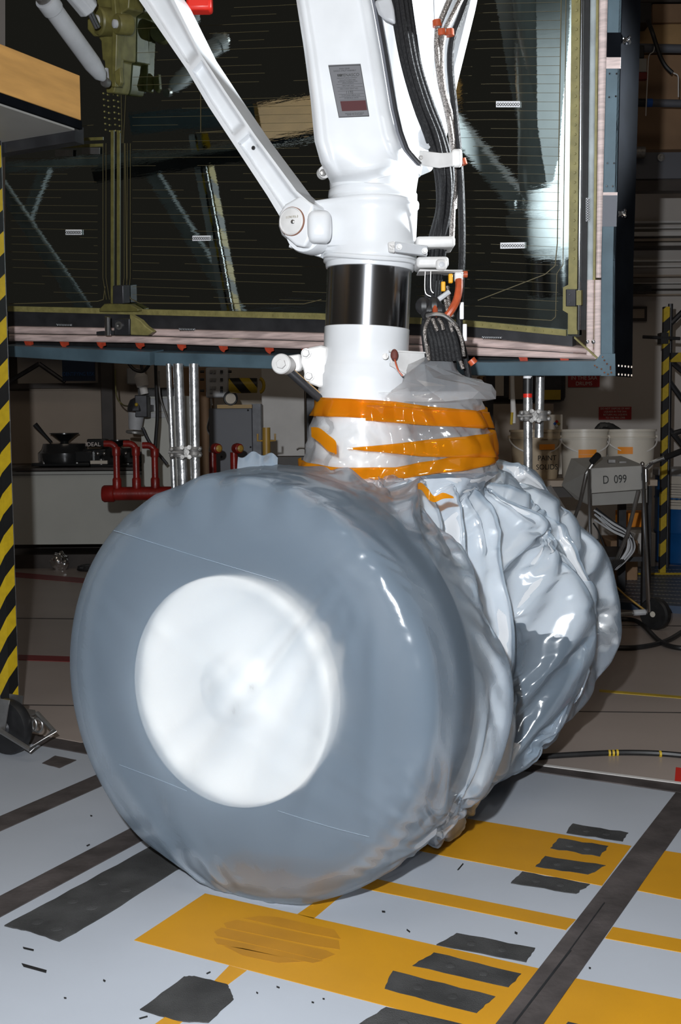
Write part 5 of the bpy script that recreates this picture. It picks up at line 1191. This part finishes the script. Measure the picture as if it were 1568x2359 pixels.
# hoses
def hose(pts, r, m, label, Y0=None, name='hydraulic_hose', parent=gear, n=10):
    o = MB().tube(catmull([P(*p) for p in pts], 7), r, n).build(name, m, parent)
    if label: o['label'] = label
    return o
hs = [(-14, 0.0), (-7, -0.012), (0, -0.018), (7, -0.012), (13, 0.0), (4, 0.012), (-5, 0.012)]
for i, (dx, dy) in enumerate(hs):
    r_ = random.Random(i + 20); j = lambda s: r_.uniform(-s, s)
    sp_ = 1.35
    pts = [(918 + dx * sp_, -40, 3.24 + dy), (932 + dx * sp_, 60, 3.23 + dy), (948 + dx * 1.25, 150, 3.235 + dy), (975 + dx * 1.35, 240, 3.25 + dy), (1003 + dx * 1.4 + j(3), 320, 3.27 + dy), (1022 + dx * 1.2 + j(3), 400, 3.29 + dy), (1022 + dx * 1.0 + j(4), 480, 3.32 + dy), (1008 + dx * 1.2, 560, 3.36 + dy), (1000 + dx, 640, 3.38 + dy), (997 + dx, 700, 3.38 + dy), (1003 + dx * 1.9, 760, 3.36 + dy), (1015 + dx * 2.2, 830, 3.34 + dy), (1020 + dx * 2, 900, 3.34 + dy)]
    hose(pts, 0.0095, 'hose', None)
for i, pts in enumerate(([(1048, -30, 3.26), (1022, 30, 3.25), (1008, 70, 3.25), (1006, 120, 3.25), (1014, 190, 3.27), (1030, 260, 3.29), (1042, 340, 3.31), (1043, 450, 3.36), (1040, 560, 3.40)],
                        [(1075, -30, 3.27), (1045, 30, 3.25), (1022, 80, 3.25), (1016, 140, 3.26), (1022, 210, 3.27), (1040, 280, 3.3), (1046, 400, 3.33), (1046, 480, 3.38)])):
    hose(pts, 0.0085, 'braid', 'braided steel hose')
hose([(1085, -30, 3.3), (1060, 40, 3.27), (1042, 90, 3.27), (1037, 150, 3.28), (1046, 250, 3.3), (1056, 350, 3.32), (1062, 450, 3.35), (1064, 560, 3.36), (1062, 640, 3.36), (1058, 760, 3.36), (1072, 830, 3.36), (1080, 880, 3.36)], 0.0105, 'hose', None)
for (x_, y_, m_) in ((1007, 55, 'redrubber'), (1017, 76, 'redrubber'), (1035, 76, 'redrubber')):
    MB().tube([P(x_ - 1, y_ - 8, 3.25), P(x_, y_ + 7, 3.25)], 0.0135, 14).build('orange_clip', m_, gear)
MB().tube([P(1064, 366, 3.31), P(1068, 380, 3.31)], 0.011, 12).build('orange_clip', 'redrubber', gear)
MB().tube([P(1065, 632, 3.34), P(1076, 632, 3.34)], 0.010, 12).build('orange_clip', 'redrubber', gear)
MB().tube([P(1084, 828, 3.33), P(1092, 838, 3.33)], 0.013, 12).build('orange_clip', 'redrubber', gear)
# hose clamp plate at y 360
rblock(1040, 341, 1065, 384, 3.24, 0.02, 'hose_clamp'); 
MB().prism([P(965, 345, 3.28), P(1015, 352, 3.22), P(1045, 350, 3.22), P(1045, 382, 3.22), P(1012, 386, 3.22), P(965, 380, 3.28)], V((0, 0.012, 0))).build('hose_bracket', 'white2', gear, bevel=0.004)
hexbolt(MB(), P(969, 364, 3.275), (0, -1, 0), 0.006, 0.008).build('bolt', 'cast', gear)
MB().prism([P(962, 305, 3.30), P(985, 270, 3.28), P(992, 300, 3.26), P(1000, 330, 3.25), P(985, 345, 3.26), P(965, 335, 3.29)], V((0, 0.02, 0))).build('contoured_bracket', 'whitegrey', gear, bevel=0.006)
MB().prism([P(862, 0, 3.22), P(900, -12, 3.20), P(908, 20, 3.2), P(912, 55, 3.2), P(885, 42, 3.2), P(872, 30, 3.21)], V((0, 0.02, 0))).build('contoured_bracket', 'whitegrey', gear, bevel=0.008)
# orange sleeve, amber clips, connector bundle
hose([(1057, 645, 3.30), (1057, 665, 3.29), (1052, 690, 3.28), (1042, 710, 3.27), (1030, 727, 3.27)], 0.0115, 'redrubber', 'orange rubber sleeve', name='sleeve')
hose([(1001, 705, 3.29), (1003, 725, 3.28), (1008, 740, 3.28)], 0.008, 'redrubber', 'orange rubber sleeve', name='sleeve')
for (x_, y0_, y1_) in ((1038, 630, 652), (1021, 648, 671)):
    pxbox(x_ - 5, y0_, x_ + 5, y1_, 3.28, 0.02).build('amber_clip', 'amber', gear, bevel=0.003)
for i in range(7):
    dx = i * 9
    hose([(986 + dx * 0.75, 722, 3.29), (984 + dx * 0.95, 750, 3.27), (990 + dx * 1.0 + 4, 785, 3.26), (1000 + dx * 1.05, 830, 3.27)], 0.0105, 'hose', None, name='taped_cable')
for i, pts in enumerate(([(990, 730, 3.27), (978, 760, 3.25), (982, 800, 3.25), (988, 830, 3.25)], [(1025, 690, 3.28), (1035, 740, 3.26), (1045, 780, 3.26), (1056, 820, 3.27), (1066, 850, 3.27)],
                        [(1020, 725, 3.26), (1048, 750, 3.25), (1062, 780, 3.25), (1068, 820, 3.27)], [(996, 735, 3.25), (1004, 755, 3.24), (1007, 762, 3.24)], [(1010, 735, 3.25), (1018, 748, 3.24), (1020, 760, 3.24)],
                        [(1030, 660, 3.3), (1034, 700, 3.28), (1042, 730, 3.27)])):
    hose(pts, 0.0055, 'braid', 'grey braided lead', name='braided_lead', n=8)
MB().tube(catmull([P(982, 728, 3.255), P(1000, 724, 3.245), P(1020, 726, 3.245), P(1038, 738, 3.25), (P(1052, 752, 3.26))], 5), 0.006, 8).build('lacing_band', 'steel', gear)
for (y0_, y1_, x_) in ((696, 736, 1063), (746, 786, 1070)):
    MB().box(P(x_, (y0_ + y1_) / 2, 3.335), (0.012, 0.01, 0.05)).build('white_marker', 'drywhite', gear, bevel=0.002)
for pts in ([(979, 625, 3.3), (979, 672, 3.3), (992, 683, 3.3)], [(992, 625, 3.3), (992, 665, 3.3), (998, 675, 3.3)]):
    hose(pts, 0.0015, 'steel', None, name='lockwire', n=5)
crn = random.Random(3)
for k_ in range(4):
    c_ = P(975 + k_ * 12, 705 + (k_ % 2) * 14, 3.30)
    MB().ball(c_, 0.024, 10, 7, (1, 0.8, 1.1)).build('taped_knot', 'black', gear, ang=25)
MB().tube([P(1010, 690, 3.27), P(1035, 672, 3.27)], 0.0075, 8).build('white_marker', 'whitegrey', gear)

# axle and wheels (inside the bags)
MB().lathe([(0.085, -0.66), (0.085, -0.24), (0.12, -0.2), (0.12, 0.2), (0.085, 0.24), (0.085, 0.66)], W(0, 0, 0.565), A, 32).build('axle', 'white2', gear)
def wheel(a0_, face, dt):
    c0 = W(a0_, dt, 0.553); RW, hw = 0.550, 0.195
    tp = [(0.285, -0.115), (0.30, -0.135), (0.36, -0.178), (0.43, hw * -1), (0.49, -0.180), (0.53, -0.150), (0.552, -0.10), (RW, -0.04), (RW, 0.04), (0.552, 0.10), (0.53, 0.15), (0.49, 0.18), (0.43, hw), (0.36, 0.178), (0.30, 0.135), (0.285, 0.115)]
    # tread grooves
    tpg = []
    for (r_, h_) in tp: tpg.append((r_, h_))
    t_ = MB().lathe(tpg, c0, A, 96, cap=False).build('wheel_tyre', 'tyre', gear)
    s = -1 if face < 0 else 1
    hp_ = [(0.290, 0.10 * s), (0.300, 0.175 * s), (0.298, 0.186 * s), (0.280, 0.190 * s), (0.262, 0.184 * s), (0.245, 0.170 * s), (0.16, 0.158 * s), (0.10, 0.163 * s), (0.085, 0.178 * s), (0.060, 0.190 * s), (0.001, 0.192 * s)]
    h_ = MB().lathe(hp_, c0, A, 72, cap=False).build('wheel_hub', 'hub', t_)
    MB().lathe([(0.20, -0.08 * s), (0.29, -0.10 * s), (0.288, 0.11 * s)], c0, A, 48).build('wheel_rim', 'hub', t_)
    return t_
wheel(-0.537, -1, -0.036); wheel(0.465, -1, 0.0)

#@@BAG
# ================================================================= PLASTIC BAGS AND TAPE
rng = np.random.default_rng(11)
Cn = np.array(C); An = np.array(A); Tn = np.array(T)
NKX, NKY = 0.18, 3.42                                        # neck centre
def tri(x): return np.abs(2 * (x - np.floor(x)) - 1)
def ss(a, b, x):
    t_ = np.clip((x - a) / (b - a), 0, 1); return t_ * t_ * (3 - 2 * t_)
SN = [(rng.normal(size=3), rng.uniform(0, 6.28)) for _ in range(24)]
def snoise(X, f, k0=0, k=8):
    s = 0
    for n_, p_ in SN[k0:k0 + k]: s = s + np.sin(X @ (n_ / np.linalg.norm(n_)) * f * (0.7 + 0.6 * abs(math.sin(p_))) + p_)
    return s / k ** 0.5
def crease(X, f, k=6, seed=0):
    g = np.random.default_rng(seed); s = 0
    for _ in range(k):
        n_ = g.normal(size=3); n_ /= np.linalg.norm(n_); s = s + (tri(X @ n_ * f * g.uniform(0.6, 1.3) + g.uniform(0, 1) + 0.15 * np.sin(X @ g.normal(size=3) * 4)) - 0.5)
    return s / k ** 0.5
def neck_r(th, z):                                           # outline around the strut and the hose bundle, as a radius
    k_ = 1 - np.clip((z - 1.09) / (1.33 - 1.09), 0, 1); best = 0 * (th + z)
    for u in np.linspace(0, 1, 14):
        cx_ = 0.076 + (0.305 - 0.076) * u - NKX; r_ = 0.139 + 0.055 * k_ + u * (-0.016 - 0.002 * k_)
        b_ = cx_ * np.cos(th); best = np.maximum(best, b_ + np.sqrt(np.maximum(r_ ** 2 - (cx_ * np.sin(th)) ** 2, 1e-6)) * (r_ > abs(cx_) * 0 + np.abs(cx_ * np.sin(th))))
    return best
def neck_pt(th, z, off=0.0):
    rd = neck_r(th, z); wr = (0.010 * (tri(th * 2.9 + 0.25 * np.sin(z * 31)) - 0.5) + 0.004 * np.sin(th * 9 + z * 60)) * ss(1.33, 1.25, z)
    return np.stack([NKX + (rd + off + wr) * np.cos(th), NKY + (rd + off + wr) * np.sin(th), z + 0 * th], -1)

def bag_surface(nt, nv, fk=1.0, fr=1.0):
    th = np.linspace(0, 2 * np.pi, nt, endpoint=False)[None, :] + np.zeros((nv, 1)); v = np.linspace(0, 1, nv)[:, None] + np.zeros((1, nt))
    phi = np.radians(76) + (np.radians(-86) - np.radians(76)) * (v ** 1.05)
    ca, sa = np.cos(th), np.sin(th)                          # along A / along T
    cph, sph = np.cos(phi), np.sin(phi)
    La = np.where(ca < 0, 0.768, 0.765); Rr = 0.572
    da = np.abs(cph * ca) / La
    perp = np.sqrt(sph ** 2 + (cph * sa) ** 2) / Rr
    p = 7.0 + 9.0 * ss(0.1, -0.6, ca)
    p = np.where(ca < 0, 16.0, 5.0 + 11 * ss(0.25, 0.0, ca))
    r = (da ** p + perp ** p) ** (-1 / p)
    a = r * cph * ca; t = r * cph * sa; z = 0.566 + r * sph
    # gap between the wheels: the film hangs in on the near side
    gap = ss(-0.325, -0.22, a) * (1 - ss(0.05, 0.30, a)) * ss(0.05, 0.25, t)
    low = ss(1.05, 0.80, z)
    t = t - 0.17 * gap * (0.35 + 0.65 * low)
    gap2 = ss(-0.3, -0.2, a) * (1 - ss(0.2, 0.3, a)); z = z + 0.10 * gap2 * ss(0.3, 0.0, z)
    # slack at the far wheel: swings out
    slack = ss(0.30, 0.62, a) * ss(0.1, 0.4, t)
    a = a + 0.02 * slack; t = t + 0.05 * slack * ss(0.2, 0.6, z) * (1 - ss(0.9, 1.1, z))
    X = Cn[None, None, :] + a[..., None] * An + t[..., None] * Tn; X[..., 2] = z
    # outward direction for folds
    Cc = Cn + An * 0.0; Mid = np.array([Cc[0], Cc[1], 0.6])
    ax = X - Mid; al = (ax @ An)[..., None] * An * 0.55
    N_ = ax - al; front = ss(-0.64, -0.755, a)
    N_ = N_ * (1 - front[..., None]) + (-An) * front[..., None]
    N_ /= np.linalg.norm(N_, axis=-1, keepdims=True)
    # radial gathers fanning from the neck
    dx = X[..., 0] - NKX; dy = X[..., 1] - NKY
    ang = np.arctan2(dy, dx)
    side = ss(-0.62, -0.25, a) * ss(-0.10, 0.15, t)
    warp = 0.10 * np.sin(z * 5 + ang * 3) + 0.05 * np.sin(z * 11 + ang * 7)
    g1 = (tri(ang * 2.4 + warp) - 0.42) * 0.13
    g2 = (tri(ang * 6.1 + 1.3 * warp + 0.3) - 0.5) * 0.060
    g3 = (tri(ang * 10.0 + 2.2 * warp) - 0.5) * 0.022
    dn = ss(0.0, 0.10, v)
    fold = (g1 + g2 * (0.4 + 0.6 * ss(0.4, 1.0, z)) + g3 * ss(0.6, 1.05, z)) * side * dn
    # top of the front wheel: wrinkles running across from the neck
    top = ss(0.95, 1.10, z) * (1 - side)
    fold = fold + top * dn * ((tri(ang * 6 + 2 * warp) - 0.5) * 0.018 + 0.012 * crease(X, 3.2, 5, 3))
    # front wheel tread, near side: long soft folds running down and back
    near = ss(-0.70, -0.60, a) * ss(-0.20, -0.36, a) * ss(0.1, 0.3, t)
    fold = fold + near * ((tri((z * 0.35 + a * 2.2 + 0.3 * t) * 1.7 + 0.1 * np.sin(z * 6)) - 0.5) * 0.024 + 0.35 * 0.018 * crease(X, 2.2, 4, 5))
    # front face: few long diagonal tension lines from the upper right
    fx = X - np.array(W(-0.768, 0.42, 1.02)); fa = np.arctan2(fx[..., 2], fx @ Tn)
    fr_ = np.sqrt(fx[..., 2] ** 2 + (fx @ Tn) ** 2)
    ridge = np.zeros_like(z)
    for a0_, am, wd in ((-2.22, 0.016, 0.045), (-2.36, 0.009, 0.03), (-2.02, 0.008, 0.04), (-2.62, 0.005, 0.05), (-1.85, 0.010, 0.035), (-2.95, 0.004, 0.05), (-1.62, 0.010, 0.04)):
        ridge = ridge + am * np.exp(-((((fa - a0_ + np.pi) % (2 * np.pi)) - np.pi) / wd) ** 2) * ss(0.02, 0.2, fr_) * ss(1.15, 0.55, fr_)
    fold = fold + front * (0.95 * ridge + 0.0016 * snoise(X, 9, 0) )
    # ground corner puckers and overall crinkle
    rightside = ss(-0.5, -0.2, a) * ss(-0.1, 0.2, t)
    fold = fold + 0.35 * 0.016 * crease(X, 4.5, 6, 9) * (0.15 + 0.85 * rightside) * dn
    fold = fold + 0.35 * 0.006 * crease(X, 11, 5, 12) * (0.10 + 0.90 * rightside) * dn
    fold = fold + 0.35 * 0.012 * crease(X, 6.0, 6, 15) * ss(0.30, 0.05, z) * ss(-0.2, 0.2, t)
    # rim shoulder of the front face stays rounded and a bit wavy
    X = X + N_ * (fold * (fk + (fr - fk) * front))[..., None]
    X[..., 2] = np.where(X[..., 2] < 0.006, 0.006 + 0.002 * (tri(ang * 3)), X[..., 2])
    # blend into the neck ring
    w_ = ss(0.0, 0.17, v)[..., None]
    ang0 = np.arctan2(X[..., 1] - NKY, X[..., 0] - NKX)
    NK = neck_pt(ang0, 1.085 + 0 * ang0)
    X = NK * (1 - w_) + X * w_
    return X
# the film settles: a short cloth simulation of the visible side over the wheels, read back as plain mesh
NT_, NV_, EXCESS, FRAMES = 260, 160, 0.066, 44
def settle():
    Xs = bag_surface(NT_, NV_, 1.0, 1.0); Xb = bag_surface(NT_, NV_, 0.6, 1.0)
    k0 = int(NT_ * -18 / 360); k1 = int(NT_ * 214 / 360); cols = np.arange(k0, k1) % NT_; nc = len(cols)
    S = Xs[:, cols]; a_ = (S - Cn) @ An; t_ = (S - Cn) @ Tn
    edge = np.minimum(ss(0, 8, np.arange(nc)), ss(nc - 1, nc - 9, np.arange(nc)))[None, :, None]
    S = Xb[:, cols] * (1 - edge) + S * edge
    me = bpy.data.meshes.new('film_sheet')
    me.from_pydata([tuple(p) for p in S.reshape(-1, 3)], [], [(i * nc + k, (i + 1) * nc + k, (i + 1) * nc + k + 1, i * nc + k + 1) for i in range(NV_ - 1) for k in range(nc - 1)])
    ob = bpy.data.objects.new('film_sheet', me); COL.objects.link(ob)
    pin = ob.vertex_groups.new(name='pin'); sh = ob.vertex_groups.new(name='shrink')
    loose = np.maximum(0.015 + 0.985 * ss(-0.66, -0.40, a_) * ss(-0.3, 0.1, t_), 0.75 * ss(0.90, 1.02, S[..., 2]))
    for i in range(NV_):
        for k in range(nc):
            if i <= 1 or i >= NV_ - 2 or k <= 1 or k >= nc - 2: pin.add([i * nc + k], 1.0, 'REPLACE')
            sh.add([i * nc + k], float(1 - loose[i, k]), 'REPLACE')
    cm = ob.modifiers.new('cloth', 'CLOTH'); q = cm.settings
    q.quality = 6; q.mass = 0.05; q.tension_stiffness = 25; q.compression_stiffness = 25; q.shear_stiffness = 10; q.bending_stiffness = 0.02
    q.tension_damping = 8; q.compression_damping = 8; q.shear_damping = 8; q.bending_damping = 0.4; q.air_damping = 2.0
    q.vertex_group_mass = 'pin'; q.vertex_group_shrink = 'shrink'; q.shrink_min = -EXCESS; q.shrink_max = 0.0
    cm.collision_settings.distance_min = 0.004; cm.collision_settings.use_self_collision = False
    tmp = []
    def solid(o_, th=0.006):
        o_.modifiers.new('collision', 'COLLISION'); o_.collision.thickness_outer = th; o_.collision.cloth_friction = 8; o_.collision.use_culling = False; tmp.append(o_)
    for aa in (-0.537, 0.465):
        c0 = W(aa, 0, 0.553)
        solid(MB().lathe([(0.001, -0.205), (0.10, -0.205), (0.30, -0.196), (0.36, -0.184), (0.43, -0.199), (0.50, -0.186), (0.543, -0.15), (0.558, -0.10), (0.560, -0.04), (0.560, 0.04), (0.558, 0.10), (0.543, 0.15), (0.43, 0.199), (0.30, 0.18), (0.001, 0.18)], c0, A, 72, cap=False).build('wheel_form', 'tyre'))
    solid(MB().lathe([(0.085, -0.3), (0.12, -0.2), (0.12, 0.2), (0.085, 0.3)], W(0, 0, 0.565), A, 32).build('axle_form', 'tyre'))
    solid(MB().add([(-3, 0, 0), (3, 0, 0), (3, 6, 0), (-3, 6, 0)], [(0, 1, 2, 3)]).build('ground_form', 'tyre', origin=(0, 0, 0), fixn=False), 0.004)
    cm.point_cache.frame_start = 1; cm.point_cache.frame_end = FRAMES
    for f in range(1, FRAMES + 1): sc.frame_set(f)
    m2 = ob.evaluated_get(bpy.context.evaluated_depsgraph_get()).to_mesh()
    co = np.empty(len(m2.vertices) * 3, np.float32); m2.vertices.foreach_get('co', co); co = co.reshape(NV_, nc, 3).astype(float)
    for o_ in tmp + [ob]: bpy.data.objects.remove(o_, do_unlink=True)
    bpy.data.meshes.remove(me); sc.frame_set(1)
    base = Xb[:, cols]; a_ = (co - Cn) @ An
    wf = np.maximum((ss(-0.66, -0.745, a_) * 0.85 * ss(0.03, 0.15, co[..., 2]))[..., None], 1 - edge)
    if not np.isfinite(co).all(): return Xb
    out = Xb.copy(); out[:, cols] = co * (1 - wf) + base * wf
    out[..., 2] = np.maximum(out[..., 2], 0.004)
    return out
X = settle()
nv, nt = X.shape[:2]
def np_mesh(X, name, m, parent=None, label=None, cat=None, closed=True, origin=None):
    nv, nt = X.shape[:2]; o = V(origin) if origin is not None else WL[parent]
    vs = (X.reshape(-1, 3) - np.array(o)).astype(np.float32)
    i = np.arange(nv - 1)[:, None]; k = np.arange(nt if closed else nt - 1)[None, :]; k2 = (k + 1) % nt
    F = np.stack([i * nt + k, (i + 1) * nt + k, (i + 1) * nt + k2, i * nt + k2], -1).reshape(-1, 4)
    me = bpy.data.meshes.new(name); me.vertices.add(len(vs)); me.vertices.foreach_set('co', vs.ravel())
    me.loops.add(F.size); me.loops.foreach_set('vertex_index', F.ravel().astype(np.int32))
    me.polygons.add(len(F)); me.polygons.foreach_set('loop_start', (np.arange(len(F)) * 4).astype(np.int32)); 
    me.update(calc_edges=True); me.shade_smooth(); me.materials.append(M[m])
    ob = bpy.data.objects.new(name, me); COL.objects.link(ob)
    if parent is not None: ob.parent = parent
    else: ob.location = o
    WL[ob] = o
    if label: tag(ob, label, cat)
    return ob
bag = thing('plastic_bag', 'large translucent plastic bag wrapped around both wheels and gathered at the strut', 'plastic bag', (C.x, C.y, 0))
_m = np_mesh(X, 'bag_body', 'film', bag).modifiers.new('smooth', 'SUBSURF'); _m.levels = 2; _m.render_levels = 2
# second layer of film gathered inside the near right side
def sub_surf(o_, n_):
    m_ = o_.modifiers.new('smooth', 'SUBSURF'); m_.levels = n_; m_.render_levels = n_; return o_
Xi = X[3:int(nv * 0.97), :int(nt * 0.5)].copy()
di = Xi - np.array([C.x, C.y, 0.6]); ai = di @ An; di = di - ai[..., None] * An * 0.6; di /= np.linalg.norm(di, axis=-1, keepdims=True)
Xi = Xi - di * (0.010 + 0.006 * crease(Xi, 5, 5, 77))[..., None]
og = np_mesh(Xi, 'inner_layer', 'film3', bag, closed=False)
bmg = bmesh.new(); bmg.from_mesh(og.data)
def _cut(q):
    a_ = q.dot(A); w_ = 0.03 * math.sin(q.z * 9)
    return a_ < -0.42 + w_ or (0.16 + w_ < a_ < 0.66 + w_ and q.z < 0.60 + 0.05 * math.sin(a_ * 14))
bmesh.ops.delete(bmg, geom=[f for f in bmg.faces if _cut(f.calc_center_median())], context='FACES')
bmg.to_mesh(og.data); bmg.free(); og.data.shade_smooth(); sub_surf(og, 1)
# thin fold creases across the front face
for k_, pts in enumerate((((262, 1222), (440, 1278), (640, 1338)), ((275, 1762), (350, 1790), (430, 1822)), ((640, 1868), (760, 1905), (850, 1928)))):
    MB().tube(catmull([PL(x_, y_, W(-0.7745, 0, 0), A) for x_, y_ in pts], 6), 0.0009, 6).build('fold_crease', 'film', bag)
# neck sleeve
zz = np.linspace(1.085, 1.325, 60)[:, None]; tt = np.linspace(0, 2 * np.pi, 260, endpoint=False)[None, :]
NX = neck_pt(tt + 0 * zz, zz + 0 * tt)
nd = NX - np.array([NKX, NKY, 0]); nd[..., 2] = 0; nd /= np.linalg.norm(nd, axis=-1, keepdims=True)
NX = NX + nd * (0.006 * ss(1.30, 1.33, NX[..., 2]) + (0.012 * crease(NX, 9, 6, 21) + 0.007 * crease(NX, 22, 5, 22)) * ss(1.33, 1.27, NX[..., 2]) - 0.006)[..., None]
np_mesh(NX, 'neck_sleeve', 'film2', bag)
# crumpled hood over the connectors
hp0 = np.array(P(1010, 812, 3.30)); hu = np.linspace(0, 1, 8)[:, None]; ht = np.linspace(0, 2 * np.pi, 15, endpoint=False)[None, :] + 0.25 * (np.arange(8)[:, None] % 2)
hc = np.array(P(1000, 925, 3.36)); 
rxh = 0.155 * (1 - (1 - hu) ** 1.7) + 0.01; ryh = 0.12 * (1 - (1 - hu) ** 1.6) + 0.01
cenx = hp0[0] + (hc[0] - hp0[0]) * hu; ceny = hp0[1] + (hc[1] - hp0[1]) * hu; cenz = hp0[2] + (hc[2] - hp0[2]) * hu
HX = np.stack([cenx + rxh * np.cos(ht), ceny + ryh * np.sin(ht), cenz + 0 * ht], -1)
hd_ = HX - np.stack([cenx + 0 * ht, ceny + 0 * ht, cenz - 0.05 + 0 * ht], -1); hd_ /= np.linalg.norm(hd_, axis=-1, keepdims=True)
HX = HX + hd_ * ((0.055 * crease(HX, 4.0, 5, 31) + 0.016 * crease(HX, 11, 5, 32)) * ss(0, 0.3, hu + 0 * ht))[..., None]
np_mesh(HX, 'hood', 'film2', bag).data.shade_flat()
# loose hump of the front bag's hem behind the top of the wheel
for (x0_, x1_, y0_, y1_, Yd_, sd_) in ((548, 640, 1052, 1125, 3.05, 41),):
    uu = np.linspace(0, 1, 40)[:, None]; vv = np.linspace(0, 1, 60)[None, :]
    base = np.array([list(P(x0_ + (x1_ - x0_) * b_, y1_, Yd_)) for b_ in np.linspace(0, 1, 60)]); topp = np.array([list(P(x0_ + (x1_ - x0_) * b_, y0_ - 8 * math.sin(b_ * math.pi) + 5 * math.sin(b_ * 13), Yd_ - 0.02)) for b_ in np.linspace(0, 1, 60)])
    G = base[None] * (1 - uu[..., None]) + topp[None] * uu[..., None]
    G = G + np.array([0, 1, 0.0]) * (0.02 * crease(G, 8, 5, sd_) - 0.03 * np.sin(uu * np.pi))[..., None]
    G2 = G + np.array([0, 0.004, 0])
    np_mesh(np.concatenate([G, G2[::-1], G[:1]], 0), 'hem_flap', 'film', bag, closed=False)

# rear bag flap behind the right wheel
crumple_pts = np.array([[list(P(x_, y_, 4.35)) for x_ in np.linspace(xa_, xb2, 30)] for y_, xa_, xb2 in zip(np.linspace(1118, 1300, 40), np.linspace(1215, 1330, 40), 1270 + 85 * np.sin(np.linspace(0.0, 1.45, 40)))])
crumple_pts[..., 1] += 0.05 * crease(crumple_pts, 5, 5, 51) - 0.10 * np.sin(np.linspace(0, np.pi, 30))[None, :]
cp2 = crumple_pts + np.array([0, 0.004, 0])
np_mesh(np.concatenate([crumple_pts, cp2[::-1], crumple_pts[:1]], 0), 'rear_flap', 'film2', bag, closed=False)

# amber tape
def band(label, th0, th1, lo, hi, off, n=160, m=6, thick=0.0015, ragged=0.0):
    th = np.linspace(th0, th1, n); u = np.linspace(0, 1, m)[:, None]
    zl = np.array([lo(t_) for t_ in (th - th0) / (th1 - th0)]); zh = np.array([hi(t_) for t_ in (th - th0) / (th1 - th0)])
    Zz = zl[None] * (1 - u) + zh[None] * u
    Q = neck_pt(th[None] + 0 * u, Zz, off)
    d_ = Q - np.array([NKX, NKY, 0]); d_[..., 2] = 0; d_ /= np.linalg.norm(d_, axis=-1, keepdims=True)
    Q = Q + d_ * (0.004 * crease(Q, 14, 5, int(off * 10000)))[..., None]
    Q2 = Q + d_ * thick
    Xc = np.concatenate([Q, Q2[::-1], Q[:1]], 0)
    o_ = np_mesh(Xc, 'tape_strip', 'kapton', None, label, 'tape', closed=False, origin=(NKX, NKY, float(zl.min())))
    o_['group'] = 'amber tape wound around the bag neck'; return o_
ztp = lambda y: P(900, y, 3.24).z
PI = math.pi
# angle pi = left side, 1.5pi = towards the camera, 2pi = right
itp = lambda xs, ys: (lambda t_: float(np.interp(t_, xs, [ztp(q) for q in ys])))
band('upper amber tape band, highest on the bag neck', PI * 0.95, PI * 2.1, itp((0, 0.2, 0.45, 0.8, 1), (955, 958, 966, 990, 975)), itp((0, 0.2, 0.45, 0.8, 1), (908, 915, 925, 948, 930)), 0.007)
band('short doubled amber tape band over the right of the upper band', PI * 1.32, PI * 2.0, itp((0, 0.5, 1), (968, 982, 990)), itp((0, 0.5, 1), (932, 942, 952)), 0.012)
band('lowest amber tape band around the bag neck', PI * 0.97, PI * 2.08, itp((0, 0.25, 0.45, 0.75, 1), (1078, 1104, 1104, 1082, 1050)), itp((0, 0.25, 0.45, 0.75, 1), (1058, 1076, 1076, 1048, 1020)), 0.008)
band('tapering amber tape band just above the lowest band', PI * 1.27, PI * 2.08, itp((0, 0.4, 0.8, 1), (1034, 1052, 1058, 1045)), itp((0, 0.4, 0.8, 1), (1031, 1016, 1000, 985)), 0.013)
def ribbon(label, pts, wpx):
    rows = []
    for i in range(len(pts)):
        x_, y_, Y_, w2 = pts[i]; rows.append([P(x_, y_ - w2 / 2, Y_), P(x_ + 1, y_ + w2 / 2, Y_ - 0.004)])
    ra = catmull([r_[0] for r_ in rows], 5); rb2 = catmull([r_[1] for r_ in rows], 5)
    o_ = MB().grid([[a_, b_, b_ + V((0, 0.0015, 0)), a_ + V((0, 0.0015, 0))] for a_, b_ in zip(ra, rb2)], True).build('tape_strip', 'kapton', ang=50)
    return tag(o_, label, 'tape', 'amber tape wound around the bag neck')
ribbon('short twisted amber tape piece at left of the bag neck', [(716, 995, 3.20, 22), (735, 1003, 3.17, 34), (755, 1020, 3.15, 38), (774, 1032, 3.14, 26), (770, 1045, 3.14, 4)], 0)
ribbon('loose amber tape end poking out below the lowest band', [(840, 1128, 2.98, 8), (862, 1136, 2.95, 14), (880, 1148, 2.93, 20), (905, 1152, 2.93, 6)], 0)
ribbon('curled amber tape tail right of the loose tape end', [(948, 1128, 2.98, 6), (968, 1120, 2.95, 16), (985, 1138, 2.93, 24), (1000, 1150, 2.93, 14), (1020, 1142, 2.93, 14), (1044, 1146, 2.93, 4)], 0)
